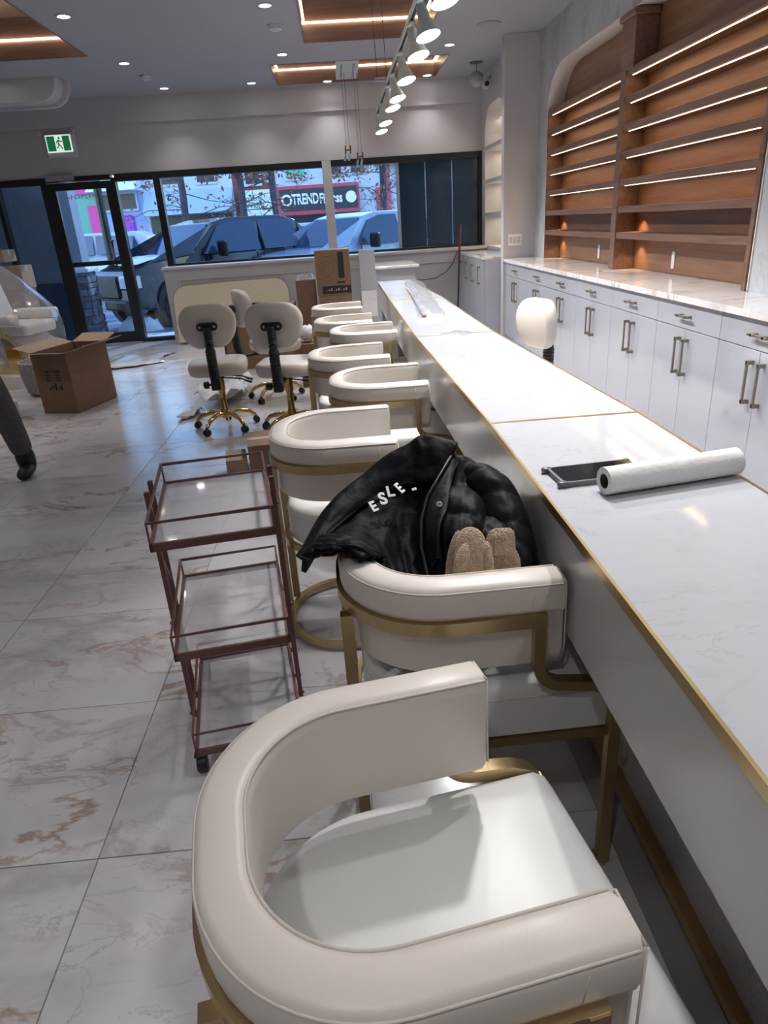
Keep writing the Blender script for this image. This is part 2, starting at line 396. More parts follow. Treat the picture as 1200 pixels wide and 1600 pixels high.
def over_arch(a, b):   # panel piece above the alcove between y=a..b
    n_ = 24; pts = []
    for i in range(n_+1):
        y = a+(b-a)*i/n_; z = 2.665
        if y < 4.20: q = (4.20-y)/.50; z = 2.325+.34*math.sqrt(max(0, 1-q*q))
        if y > 7.14: q = (y-7.14)/.50; z = 2.325+.34*math.sqrt(max(0, 1-q*q))
        pts.append((y, z))
    bm = nb(); prism(bm, pts+[(b, CEIL), (a, CEIL)], XW, XBK+.02, 'x'); panel(bm)
for a, b in ((3.702, 4.9), (4.904, 5.62), (5.624, 6.40), (6.404, 7.18), (7.184, 7.638)): over_arch(a, b)
bm = nb(); box(bm, XW, XBK+.02, 7.642, 8.0, 0, CEIL); panel(bm)
bm = nb(); box(bm, XW, XBK+.02, 3.70, 7.64, 0, .89); panel(bm)
# white reveal lining
bm = nb(); inner = [(y, z) for y, z in ALC]; 
outp = [(y, z) for y, z in arch_outline(3.703, 7.637, .93, 2.662, .50, .34)]
innp = [(y, z) for y, z in arch_outline(3.712, 7.628, .93, 2.652, .49, .332)]
A = [[bm.verts.new((x, y, z)) for y, z in pp] for x, pp in ((XW-.004, outp), (XW-.004, innp), (XBK+.012, innp), (XBK+.012, outp))]
for i in range(4):
    p, q = A[i], A[(i+1) % 4]
    for j in range(len(p)-1): bm.faces.new((p[j], p[j+1], q[j+1], q[j]))
struct('trim_1', bm, 'arch_cream', 'white rounded reveal edging the shelving alcove', 'trim', smooth=40)
# column
bm = nb(); box(bm, 1.84, XBK+.12, 8.0, 8.12, 0, CEIL, bev=.004); struct('wall_column', bm, 'wall_white', 'square white column at the end of the shelving wall', 'column')
t = thing('light_switch', 'triple white rocker switch plate on the column', 'switch', (1.97, 7.999, 1.115))
bm = nb(); box(bm, -.075, .075, -.006, 0, -.06, .06, bev=.003); obj('plate', bm, 'outlet_white', t)
for x in (-.046, 0, .046):
    bm = nb(); box(bm, x-.016, x+.016, -.011, -.006, -.034, .034, bev=.002); obj('rocker', bm, 'trim_white', t)
# niche beyond the column
bm = nb()
NW = 2.04
box(bm, NW, NW+.36, 9.98, YF, 0, CEIL); box(bm, NW, NW+.36, 8.13, 8.80, 0, CEIL); box(bm, NW, NW+.36, 8.80, 9.98, 0, 1.0)
n_ = 20; pts = []
for i in range(n_+1):
    y = 8.80+(1.18)*i/n_; z = 2.66
    if y < 9.22: q = (9.22-y)/.42; z = 2.36+.30*math.sqrt(max(0, 1-q*q))
    if y > 9.56: q = (y-9.56)/.42; z = 2.36+.30*math.sqrt(max(0, 1-q*q))
    pts.append((y, z))
prism(bm, pts+[(9.98, CEIL), (8.80, CEIL)], NW, NW+.36, 'x'); box(bm, NW+.30, NW+.36, 8.80, 9.98, 1.0, 2.66)
struct('wall_niche', bm, 'wall_white', 'white wall with arched display niche beside the window')
t = thing('niche_shelves', 'white shelves inside the arched niche beside the window', 'shelf', (0,0,0))
bm = nb(); box(bm, NW+.285, NW+.30, 8.81, 9.97, 1.0, 2.60); obj('back_panel', bm, 'niche_cream', t)
for z in (1.37, 1.77, 2.16):
    bm = nb(); box(bm, NW-.02, NW+.28, 8.80, 9.98, z, z+.045, bev=.002); obj('shelf', bm, 'trim_white', t)
    bm = nb(); box(bm, NW+.25, NW+.26, 8.84, 9.94, z-.008, z-.001); obj('led_strip', bm, 'led_strip', t)
for z in (1.365, 1.765, 2.155, 2.56): add_light('niche_light', 'AREA', (NW+.20, 9.39, z-.02), 1.3, (1.0,.85,.66), (0,0,0), shape='RECTANGLE', size=.02, size_y=1.0)
# half wall under the window
bm = nb(); box(bm, -2.40, NW, 9.86, YF+.1, 0, .965); struct('wall_ledge', bm, 'wall_white', 'low white half wall under the long window')
bm = nb(); box(bm, -2.42, NW, 9.83, YF+.1, .965, 1.0, bev=.004); struct('trim_2', bm, 'trim_white', 'white window sill cap along the half wall', 'trim')
bm = nb()
for a in ((-2.22, -.42), (-.30, 1.9)):
    for z in (.14, .82): box(bm, a[0], a[1], 9.845, 9.86, z, z+.022, bev=.004)
    for x in (a[0], a[1]-.022): box(bm, x, x+.022, 9.845, 9.86, .16, .83, bev=.004)
box(bm, -2.40, NW, 9.845, 9.86, 0, .09)
struct('trim_3', bm, 'trim_white', 'raised picture frame moulding on the half wall', 'trim')
# white rounded soffit at upper left
bm = nb(); pts = [(XL, 2.83)]+[(x, z) for x, z in arc(-3.12, 3.03, .20, .20, -90, 0, 8)]+[(-2.92, CEIL), (XL, CEIL)]
prism(bm, pts, 8.75, 9.0, 'y'); pts2 = [(XL, 2.80)]+[(x, z) for x, z in arc(-3.09, 3.03, .23, .23, -90, 0, 8)]+[(-2.86, CEIL), (XL, CEIL)]
prism(bm, pts2, 9.0, 9.06, 'y'); struct('trim_4', bm, 'trim_white', 'white soffit drop with rounded corner at upper left', 'soffit')

# ================================================================== SHOPFRONT
def frame(name, bars, label, y0=YF-.02, y1=YF+.10, parent=None, cat='window', m='black_metal'):
    bm = nb()
    for a in bars: box(bm, a[0], a[1], y0, y1, a[2], a[3], bev=.003)
    return struct(name, bm, m, label, cat, parent)
w1 = frame('window_1', [(-2.40,-2.31,0,2.19),(-2.31,1.99,2.11,2.19),(-2.31,1.99,1.0,1.03),(1.99,2.05,1.0,2.19)], 'long black framed shopfront window above the half wall')
bm = nb(); box(bm, -.135, -.012, YF-.03, YF+.08, 1.0, 2.185, bev=.004); obj('mullion', bm, 'trim_white', w1)
for a in ((-2.31, -.13), (-.012, .88)):
    bm = nb(); box(bm, a[0], a[1], YF+.03, YF+.036, 1.03, 2.11); obj('glass_pane', bm, 'window_glass', w1)
bm = nb(); box(bm, .86, .90, YF, YF+.07, 1.03, 2.11); obj('mullion', bm, 'ext_bluegrey', w1)
for a in ((.90, 1.26), (1.265, 1.63), (1.635, 1.99)):
    bm = nb(); box(bm, a[0], a[1], YF+.03, YF+.045, 1.03, 2.11); obj('dark_pane', bm, 'navy_film', w1)
w2 = frame('window_2', [(-2.955,-2.90,0,2.15),(-2.90,-2.40,2.10,2.19),(-2.90,-2.40,0,.05)], 'narrow black framed sidelight between the door and long window')
bm = nb(); box(bm, -2.90, -2.40, YF+.03, YF+.036, .05, 2.10); obj('glass_pane', bm, 'window_glass', w2)
w3 = frame('window_3', [(XL,-3.86,2.11,2.19),(-4.50,-4.44,0,2.11),(-5.4,-5.34,0,2.11),(XL,-3.86,0,.05),(XL,XL+.06,0,2.11)], 'black framed shopfront glazing left of the entrance door')
for a in ((-4.44,-3.88),(-5.34,-4.50),(XL+.06,-5.4)):
    bm = nb(); box(bm, a[0], a[1], YF+.03, YF+.036, .05, 2.11); obj('glass_pane', bm, 'window_glass', w3)
d1 = frame('door_1', [(-3.88,-3.80,0,2.19),(-3.80,-2.955,2.13,2.19)], 'black metal glazed entrance door with push bar and closer', cat='door')
bm = nb()
for a in ((-3.80,-3.70,.01,2.12),(-3.04,-2.955,.01,2.12),(-3.70,-3.04,2.03,2.12),(-3.70,-3.04,1.07,1.13),(-3.70,-3.04,.01,.16)): box(bm, a[0], a[1], YF-.01, YF+.045, a[2], a[3], bev=.003)
leaf = obj('door_leaf', bm, 'black_metal', d1)
for z in ((.16, 1.07), (1.13, 2.03)):
    bm = nb(); box(bm, -3.70, -3.04, YF+.012, YF+.018, z[0], z[1]); obj('glass_pane', bm, 'window_glass', leaf)
bm = nb(); tube(bm, [(-3.08, YF-.01, 1.38), (-3.08, YF-.07, 1.38), (-3.08, YF-.07, 1.02), (-3.08, YF-.01, 1.02)], .013); obj('door_handle', bm, 'black_metal', leaf, 50)
bm = nb(); box(bm, -3.78, -3.42, YF-.07, YF-.02, 2.145, 2.21, bev=.006); tube(bm, [(-3.6, YF-.05, 2.14), (-3.35, YF-.12, 2.12), (-3.2, YF-.03, 2.12)], .008)
obj('door_closer', bm, 'grey_vent', d1)
# exit sign
t = thing('exit_sign', 'green and white running man exit sign above the door', 'sign', (-3.49, YF-.055, 2.575))
bm = nb(); box(bm, -.19, .20, .0, .055, -.16, .115, bev=.01); obj('housing', bm, 'exit_body', t)
bm = nb(); box(bm, -.17, .15, -.012, 0, -.10, .10, bev=.004); obj('face', bm, 'exit_white', t)
bm = nb(); box(bm, -.155, -.055, -.016, -.012, -.085, .085); obj('green_panel', bm, 'exit_green', t)
bm = nb(); box(bm, .045, .135, -.016, -.012, -.085, .085); obj('green_panel', bm, 'exit_green', t)
bm = nb(); ell(bm, (.005, -.016, .062), (.014, .004, .014), 10)
def limb(p): tube(bm, [(x, -.016, z) for x, z in p], .007, 6)
limb([(.0,.045),(-.012,.0)]); limb([(-.012,.0),(.012,-.03),(.03,-.065)]); limb([(-.012,.0),(-.016,-.04),(-.042,-.045)]); limb([(.0,.04),(.022,.018),(.038,.028)]); limb([(.0,.04),(-.026,.026),(-.034,.0)])
obj('running_figure', bm, 'exit_green', t)
for x in (-.24, .19):
    bm = nb(); lathe(bm, [(.026,-.02),(.03,0),(.02,.02)], 12, (x,-.0,.13), 'y'); obj('lamp_head', bm, 'exit_body', t)

# ================================================================== CEILING FIXTURES
def dl_label(x, y):
    a = 'nearest row' if y < 1 else 'row at %s' % {6.62:'the middle tray',6.73:'the middle tray',8.32:'the front tray',8.33:'the front tray'}.get(y, 'the wall')
    return a
ONE = None
seen = {(-3.6,4.9):'unseen round downlight added left of the trolley',(-2.03,1.5):'unseen round downlight added above the near left floor',(-2.03,-.3):'unseen round downlight added behind the viewer, left side',(-3.6,1.5):'unseen round downlight added by the left wall, near the viewer',
 (1.2,4.9):'round downlight above the aisle behind the bar, by the fifth cabinet',(1.2,3.2):'round downlight above the aisle behind the bar, by the seventh cabinet',(1.2,1.5):'round downlight above the aisle beside the near bar top',(1.2,-0.3):'round downlight behind the viewer, right side',
 (-3.6,6.62):'round downlight inside the run left of the person, nearer one',(-3.6,8.32):'round downlight above the wrapped chairs by the left glazing',(-3.6,3.2):'unseen round downlight added left of the nearest chairs',(-.43,-.6):'round downlight behind the viewer, centre',
(-2.03,6.62):'round downlight at far upper left beside the timber tray',(-0.43,6.62):'round downlight at top edge above the smoke detector',(1.10,6.73):'round downlight at top edge right of the nearest track head',
 (-2.04,8.32):'round downlight in the left row beyond the timber tray',(-0.42,8.33):'round downlight left of the front timber tray, nearer one',(1.33,8.33):'round downlight right of the track between the two trays',
 (-1.96,9.73):'round downlight above the entrance side of the front wall',(-0.90,9.73):'round downlight just left of the front tray near the wall',(0.03,9.9):'round downlight between front tray and front wall, left of track',(1.29,9.9):'round downlight between front tray and front wall, right of track'}
for x, y in DOWN:
    lb = seen.get((x, y), 'round white recessed downlight overhead')
    t = thing('downlight', lb, 'downlight', (x, y, CEIL), 0, 'recessed ceiling downlights')
    if ONE is None:
        bm = nb(); lathe(bm, [(.062,-.001),(.062,-.006),(.048,-.008),(.046,-.002)], 20); a = obj('trim_ring', bm, 'trim_white', t, 40)
        bm = nb(); lathe(bm, [(.046,-.004),(.0455,-.006)], 20); b = obj('lens', bm, 'led_lamp', t); ONE = (a.data, b.data)
    else:
        for nm, dt in zip(('trim_ring', 'lens'), ONE):
            o = bpy.data.objects.new(nm, dt); C.objects.link(o); o.parent = t
    l = add_light('downlight_lamp', 'SPOT', (0,0,-.012), P_DOWN*(1.7 if y > 9 else 4), COOL, spot_size=math.radians(104), spot_blend=.9, shadow_soft_size=.045); l.parent = t
for x, y, r, lb in ((-.40, 7.235, .06, 'round smoke detector between downlights at top centre'), (-1.99, 8.99, .065, 'round smoke detector near the left end of the front wall')):
    bm = nb(); lathe(bm, [(r+.01,0),(r+.01,-.012),(r,-.016),(r*.95,-.03),(r*.6,-.042),(.01,-.044)], 20, (x,y,CEIL)); tag(obj('smoke_detector', bm, 'trim_white', None, 40), lb, 'smoke detector')
bm = nb(); lathe(bm, [(.115,0),(.115,-.006),(.10,-.008),(.01,-.008)], 24, (1.59,7.6,CEIL)); tag(obj('ceiling_speaker', bm, 'grey_vent', None, 40), 'round grey in-ceiling speaker left of the column', 'speaker')
t = thing('security_camera', 'white bullet security camera in the corner by the niche', 'camera', (1.97, 9.5, 2.86))
bm = nb(); lathe(bm, [(.045,0),(.045,.09),(.03,.10)], 14, (0,0,0), 'y'); obj('body', bm, 'trim_white', t, 40)
bm = nb(); lathe(bm, [(.028,-.004),(.028,0.001)], 12, (0,0,0), 'y'); obj('lens', bm, 'black_plastic', t)
bm = nb(); tube(bm, [(0,.08,.02),(.04,.12,.08),(.07,.12,.10)], .015); obj('bracket', bm, 'trim_white', t, 40)
t = thing('hanging_ball', 'grey mesh ball hanging from the ceiling beside the security camera', 'ornament', (1.80, 9.3, CEIL))
bm = nb(); ell(bm, (0,0,-.17), (.085,.085,.085), 14); obj('ball', bm, 'grey_vent', t, 60); bm = nb(); tube(bm, [(0,0,-.09),(0,0,-.003)], .004); lathe(bm, [(.08,-.008),(.08,0)], 14); obj('cord', bm, 'wire', t)

# track with spotlight heads
TX, TZ = .545, 2.50
t = thing('light_track', 'white suspended lighting track above the bar', 'track', (TX, 0, TZ))
bm = nb(); box(bm, -.018, .018, .6, 8.74, -.012, .018, bev=.003); obj('rail', bm, 'lamp_white', t)
bm = nb(); box(bm, -.008, .008, .62, 8.72, -.016, -.0125); obj('slot', bm, 'black_plastic', t)
for y in (6.7, 3.4, 1.0):
    for x in (-.10, -.02):
        bm = nb(); tube(bm, [(x-.02, y, CEIL-TZ+.3 if abs(y-6.7) < .1 else CEIL-TZ), (x, y, .015)], .003, 6); obj('suspension_wire', bm, 'wire', t)
    bm = nb(); tube(bm, [(-.12, y, .015), (.02, y, .015)], .005, 6); tube(bm, [(-.12, y+.05, .0), (.02, y+.05, .0)], .004, 6); obj('clamp', bm, 'lamp_white', t)
heads = [8.49, 7.82, 6.86, 6.36, 5.61, 4.85, 4.37, 3.75, 2.9, 2.0]
hl = ['farthest', 'second farthest', 'third farthest', 'fourth farthest', 'fifth farthest', 'large one second from the nearest in view', 'large one nearest in view below the top edge', 'one cut by the top edge', None, None, None]
hd = None
for k, y in enumerate(heads):
    lb = 'white bell shaped track spotlight, ' + (hl[k] or ('overhead above the jacket chair' if y > 2.5 else 'overhead above the paper roll'))
    if hd is None:
        hd = thing('track_spotlight', lb, 'spotlight', (TX, y, TZ), 0, 'white spotlights on the track')
        bm = nb(); box(bm, -.02, .02, -.045, .045, -.034, -.017, bev=.004); obj('adapter', bm, 'lamp_white', hd)
        bm = nb(); tube(bm, [(0,0,-.03),(.02,0,-.06)], .012, 8); box(bm, -.004, .004, -.02, .02, -.10, -.05); obj('joint', bm, 'lamp_white', hd, 40)
        R = Matrix.Rotation(math.radians(-12), 3, 'Y') @ Matrix.Rotation(math.radians(-13), 3, 'X')
        bm = nb(); lathe(bm, [(.018,0),(.028,-.01),(.033,-.080),(.036,-.085),(.041,-.09),(.069,-.160),(.070,-.164),(.067,-.163),(.040,-.10)], 20, cap=False)
        for v in bm.verts: v.co = R @ v.co + Vector((.0,0,-.045))
        bell = obj('shade', bm, 'lamp_white', hd, 35)
        bm = nb(); lathe(bm, [(.066,-.158),(.0655,-.161),(.03,-.166)], 20)
        for v in bm.verts: v.co = R @ v.co + Vector((.0,0,-.045))
        obj('bulb', bm, 'track_lamp', hd, 35)
        cur = hd
    else: cur = dup(hd, (TX, y, TZ), 0, lb)
    l = add_light('spotlight_lamp', 'SPOT', (TX+.048, y-.05, TZ-.225), P_TRACK*4, COOL, (math.radians(-13), math.radians(-12), 0), spot_size=math.radians(110), spot_blend=.7, shadow_soft_size=.05)
# pendants
t = thing('ceiling_plate', 'pale rectangular pendant canopy plate across the front tray', 'canopy', (.27, 9.42, CEIL))
bm = nb(); box(bm, -.13, .13, -.5, .42, -.004, .05, bev=.003); obj('plate', bm, 'lamp_white', t)
for x in (-.07, .07):
    bm = nb(); box(bm, x-.012, x+.012, -.45, .3, -.012, -.004, bev=.002); obj('strap', bm, 'grey_vent', t)
for x, z, lb in ((.215, 2.20, 'left small brass and crystal pendant hanging before the window'), (.36, 2.12, 'right small brass and crystal pendant hanging before the window')):
    t = thing('pendant_fitting', lb, 'pendant', (x, 9.4, z), 0, 'brass pendants')
    for s in (-.018, .018):
        bm = nb(); tube(bm, [(s*.9, 0, CEIL-z-.012), (s, 0, .06)], .0022, 5); obj('wire', bm, 'wire', t)
    bm = nb(); box(bm, -.04, .04, -.02, .02, .02, .035); box(bm, -.04,-.022,-.02,.02,-.01,.075, bev=.003); box(bm, .022,.04,-.02,.02,-.01,.075, bev=.003); obj('bracket', bm, 'brown_seat', t)
    for s in (-.028, .022):
        bm = nb(); tube(bm, [(s, 0, 0), (s-.02, 0, -.09)], .014, 8); obj('crystal_drop', bm, 'crystal', t, 40)

# ================================================================== RIGHT CABINETS
CF = 1.87
edges = [8.0-.0, 7.05, 6.29, 5.53, 4.78, 4.05, 3.335, 2.61, 1.88, 1.15, .42]
hb = []
def handle(bm, p, L_, vertical, x=CF):
    y, z = p
    if vertical:
        box(bm, x-.034, x-.024, y-.006, y+.006, z-L_/2, z+L_/2, bev=.001)
        for s in (-1, 1): box(bm, x-.034, x-.0005, y-.009, y+.009, z+s*(L_/2-.008)-.009, z+s*(L_/2-.008)+.009)
    else:
        box(bm, x-.034, x-.024, y-L_/2, y+L_/2, z-.006, z+.006, bev=.001)
        for s in (-1, 1): box(bm, x-.034, x-.0005, y+s*(L_/2-.03)-.007, y+s*(L_/2-.03)+.007, z-.007, z+.007)
ord_ = ['farthest, against the column', 'second from the column', 'third from the column', 'fourth from the column', 'fifth from the column', 'sixth from the column, right of the salon stool', 'seventh from the column, right edge of view', 'near the viewer beyond the right edge', 'further out beyond the right edge', 'last one of the row beyond the right edge']
for i, (a, b) in enumerate(zip(edges, edges[1:])):
    if i >= 8: break
    t = thing('base_cabinet', 'glossy white base cabinet, ' + ord_[i], 'cabinet', (0,0,0), 0, 'glossy white base cabinets')
    y0, y1 = b+.0015, a-.0015
    bm = nb(); box(bm, CF+.02, XW-.002, y0, y1, .0, .89); obj('body', bm, 'gloss_white', t)
    bm = nb(); box(bm, CF, CF+.0195, y0, y1, .753, .888, bev=.0015); dr = obj('drawer', bm, 'gloss_white', t)
    bm = nb(); handle(bm, ((y0+y1)/2, .82), .155, False); obj('handle', bm, 'brushed_dark', dr)
    ym = (y0+y1)/2
    for (p, q, hy) in ((y0, ym-.0015, ym-.045), (ym+.0015, y1, ym+.045)):
        bm = nb(); box(bm, CF, CF+.0195, p, q, .09, .749, bev=.0015); dd = obj('door', bm, 'gloss_white', t)
        bm = nb(); handle(bm, (hy, .603), .20, True); obj('handle', bm, 'brushed_dark', dd)
    bm = nb(); box(bm, CF+.04, CF+.05, y0, y1, .0, .09); obj('toe_kick', bm, 'kick_and_shade_grey', t)
bm = nb(); box(bm, CF-.025, XBK+.0, 2.0, 7.995, .892, .925, bev=.003)
# keep the slab clear of the wall panels except in the alcove
bm.free(); bm = nb(); prism(bm, [(CF-.025, 1.9), (XW-.001, 1.9), (XW-.001, 3.715), (XBK+.008, 3.715), (XBK+.008, 7.625), (XW-.001, 7.625), (XW-.001, 7.997), (CF-.025, 7.997)], .892, .926)
tag(obj('countertop', bm, 'counter_marble'), 'veined white marble countertop over the base cabinets', 'countertop')
# niche cabinets beyond the column
t = thing('niche_cabinet', 'white lower cabinet under the arched niche with marble top', 'cabinet', (0,0,0))
bm = nb(); box(bm, 1.66, NW-.002, 8.13, 9.83, 0, .92); obj('body', bm, 'gloss_white', t)
bm = nb(); box(bm, 1.635, NW-.002, 8.13, 9.825, .92, .95, bev=.002); obj('stone_top', bm, 'counter_marble', t)
for k in range(4):
    y0 = 8.135+k*.422; bm = nb(); box(bm, 1.64, 1.6595, y0, y0+.419, .08, .915, bev=.0015); dd = obj('door', bm, 'gloss_white', t)
    bm = nb(); handle(bm, (y0+.20, .74), .20, True, 1.64); obj('handle', bm, 'brushed_dark', dd)

# display shelving in the alcove
t = thing('display_shelving', 'built in brown timber display shelving with lit shelves', 'shelving', (0,0,0))
bm = nb(); prism(bm, [(y, z) for y, z in arch_outline(3.715, 7.625, .928, 2.648, .485, .33)], XBK-.003, XBK+.008, 'x'); obj('back_panel', bm, 'shelf_back', t)
bm = nb(); box(bm, XW-.006, XBK-.005, 7.600, 7.622, .928, 2.30, bev=.001); obj('side_panel', bm, 'shelf_wood', t)
bm = nb(); box(bm, XW-.010, XBK-.005, 3.72, 3.76, .928, 2.27, bev=.001); obj('side_panel', bm, 'shelf_wood', t)
bm = nb(); box(bm, XW-.012, XBK-.005, 5.63, 5.725, .928, 2.60, bev=.002); obj('center_post', bm, 'shelf_wood', t)
bm = nb(); box(bm, XW-.014, XBK-.005, 5.50, 5.74, 2.29, 2.60, bev=.002); obj('post_box', bm, 'shelf_wood', t)
bm = nb(); box(bm, XW-.035, XBK-.005, 5.475, 5.765, 2.60, 2.645, bev=.008); obj('post_cap', bm, 'shelf_wood', t)
SZ = [2.262, 2.085, 1.903, 1.725, 1.535, 1.345, 1.158]
for bi, (ya, yb) in enumerate(((5.727, 7.598), (3.762, 5.628))):
    for k, z in enumerate(SZ):
        bm = nb(); box(bm, XW-.004, XBK-.005, ya, yb, z, z+.045, bev=.0015); obj('shelf', bm, 'shelf_wood', t)
        if k < 5:
            bm = nb(); box(bm, XW+.030, XW+.040, ya+.10, yb-.02, z-.0035, z-.0005); obj('led_strip', bm, 'led_strip', t)
            l = add_light('shelf_strip_light', 'AREA', (XW+.036, (ya+yb)/2, z-.012), .85, WARM, (0, math.radians(0), 0), shape='RECTANGLE', size=.012, size_y=yb-ya-.15)
        else:
            l = add_light('shelf_spot_light', 'SPOT', (XW+.09, ya+(.10 if bi else yb-ya-.12), z-.015), 1.6, WARM, (0,0,0), spot_size=math.radians(110), spot_blend=.6, shadow_soft_size=.01)
            if bi == 0: l.location.y = yb-.14
            else: l.location.y = yb-.14
for y, z, lb in ((6.404, 1.024, 'white vertical outlet on the far bay of the timber back'), (4.934, 1.02, 'white vertical outlet on the near bay of the timber back')):
    bm = nb(); box(bm, XBK-.011, XBK-.0035, y-.024, y+.024, z-.058, z+.058, bev=.003); tag(obj('wall_outlet', bm, 'outlet_white'), lb, 'outlet', 'outlets in the shelving')

# ================================================================== THE LONG BAR
BZ = .86
t = thing('bar_counter', 'long white bar counter with gold edging and stone tops', 'counter', (0,0,0))
cuts = [(-1.6, .382, .806), (.1, .382, .807), (1.812, .382, .809), (3.41, .348, .742), (5.15, .347, .733), (6.89, .352, .664)]
def quad(a, b, ins): return [(a[1]+ins, a[0]+ins), (a[2]-ins, a[0]+ins), (b[2]-ins, b[0]-ins), (b[1]+ins, b[0]-ins)]
for i, (a, b) in enumerate(zip(cuts, cuts[1:])):
    bm = nb(); prism(bm, quad(a, b, .0065), BZ-.018, BZ); obj('stone_top', bm, 'quartz', t)
    bm = nb(); q = quad(a, b, 0); q2 = quad(a, b, .006)
    H1 = [bm.verts.new((x, y, BZ+.001)) for x, y in q]; H2 = [bm.verts.new((x, y, BZ+.001)) for x, y in q2]
    L1 = [bm.verts.new((x, y, BZ-.019)) for x, y in q]; L2 = [bm.verts.new((x, y, BZ-.019)) for x, y in q2]
    for j in range(4):
        k = (j+1) % 4
        bm.faces.new((H1[j], H1[k], H2[k], H2[j])); bm.faces.new((L1[j], L1[k], H1[k], H1[j])); bm.faces.new((L2[j], L2[k], L1[k], L1[j])); bm.faces.new((H2[j], H2[k], L2[k], L2[j]))
    obj('gold_edging', bm, 'gold_trim', t)
    bm = nb(); prism(bm, [(a[1]+.004, a[0]+.001), (a[1]+.024, a[0]+.001), (b[1]+.024, b[0]-.001), (b[1]+.004, b[0]-.001)], .632, BZ-.02); obj('apron', bm, 'apron_white', t)
    bm = nb(); prism(bm, [(a[1]+.025, a[0]+.001), (a[2]-.01, a[0]+.001), (b[2]-.01, b[0]-.001), (b[1]+.025, b[0]-.001)], .69, BZ-.02); obj('under_panel', bm, 'apron_white', t)
bm = nb(); prism(bm, [(.615, -1.6), (.795, -1.6), (.795, 1.8), (.73, 3.4), (.72, 5.2), (.65, 6.88), (.50, 6.88), (.575, 3.4), (.615, 1.8)], .05, .69); obj('knee_panel', bm, 'floor_marble', t)
bm = nb(); tube(bm, [(.603, -1.6, .052), (.603, 1.8, .052), (.565, 3.4, .052), (.49, 6.88, .052)], .01, rect=(.030,.030)); obj('gold_kick_rail', bm, 'gold_edge', t)
bm = nb(); prism(bm, [(.535, -1.6), (.70, -1.6), (.70, 6.8), (.46, 6.8), (.50, 3.4), (.535, 1.8)], .0005, .010); obj('plinth', bm, 'kick_and_shade_grey', t)  # flat grey strip laid to paint the shade band under the bar
for y in (3.38, 5.12, 6.84):
    bm = nb(); box(bm, .375, .60, y, y+.025, .0005, .69); obj('divider', bm, 'gloss_white', t)
# clear bag and film on the far bar
def crumple(pts_rows, amp, sub=3):
    bm = nb(); grid(bm, pts_rows); bmesh.ops.subdivide_edges(bm, edges=bm.edges, cuts=sub, use_grid_fill=True)
    for v in bm.verts: v.co += Vector((rnd.uniform(-amp, amp), rnd.uniform(-amp, amp), abs(rnd.uniform(0, amp))*1.6))
    return bm
rows = []
for j in range(9):
    y = 4.05+j*.30; x = .455+ (y-4.05)*.06
    rows.append([(x-.02, y, BZ+.003), (x, y, BZ+.022), (x+.05, y+.02, BZ+.03), (x+.10, y, BZ+.018), (x+.14, y, BZ+.004)])
bm = crumple(rows, .008, 2); o = tag(obj('plastic_bag', bm, 'clear_film', None, 180), 'long crumpled clear plastic sleeve on the far bar top', 'plastic bag')
bm = nb(); tube(bm, [(.475,4.1,BZ+.010),(.50,4.7,BZ+.012),(.53,5.3,BZ+.010),(.55,5.9,BZ+.010)], .009, rect=(.022,.010)); obj('paper_strip', bm, 'cardboard_light', o)
bm = crumple([[(.47,3.42,BZ+.003),(.55,3.46,BZ+.010),(.62,3.45,BZ+.004)],[(.48,3.36,BZ+.003),(.55,3.34,BZ+.014),(.63,3.36,BZ+.003)],[(.50,3.32,BZ+.003),(.56,3.29,BZ+.003),(.60,3.33,BZ+.003)]], .003, 3)
tag(obj('film_scrap', bm, 'clear_film', None, 180), 'thin clear film scrap lying across a seam of the bar', 'plastic film')
# paper towel roll
a, b = Vector((.497, 1.245, BZ)), Vector((.800, 1.298, BZ)); L_ = (b-a).length
t = thing('paper_roll', 'white paper towel roll lying on the near bar top', 'paper roll', (a.x, a.y, BZ), math.atan2(b.y-a.y, b.x-a.x))
r = .0285
bm = nb(); N_ = 40; rings = []
for k in range(25):
    ring = []; x = L_*k/24
    for i in range(N_):
        an = 2*PI*i/N_; w = r + (rnd.uniform(-.0003,.0003) if 0 < k < 24 else 0); ring.append(bm.verts.new((x, w*math.cos(an), r+.001+w*math.sin(an))))
    rings.append(ring)
for p, q in zip(rings, rings[1:]):
    for i in range(N_): bm.faces.new((p[i], p[(i+1)%N_], q[(i+1)%N_], q[i]))
for ring, x in ((rings[0], 0), (rings[-1], L_)):
    inn = [bm.verts.new((x, .0155*math.cos(2*PI*i/N_), r+.001+.0155*math.sin(2*PI*i/N_))) for i in range(N_)]
    for i in range(N_): bm.faces.new((ring[i], ring[(i+1)%N_], inn[(i+1)%N_], inn[i]))
obj('paper', bm, 'paper_white', t, 40)
bm = nb(); lathe(bm, [(.0155,.001),(.0155,L_-.001)], 28, (0,0,r+.001), 'x', cap=False); lathe(bm, [(.0145,.04),(.0145,.05)], 28, (0,0,r+.001), 'x'); obj('cardboard_core', bm, 'core_grey', t, 40)
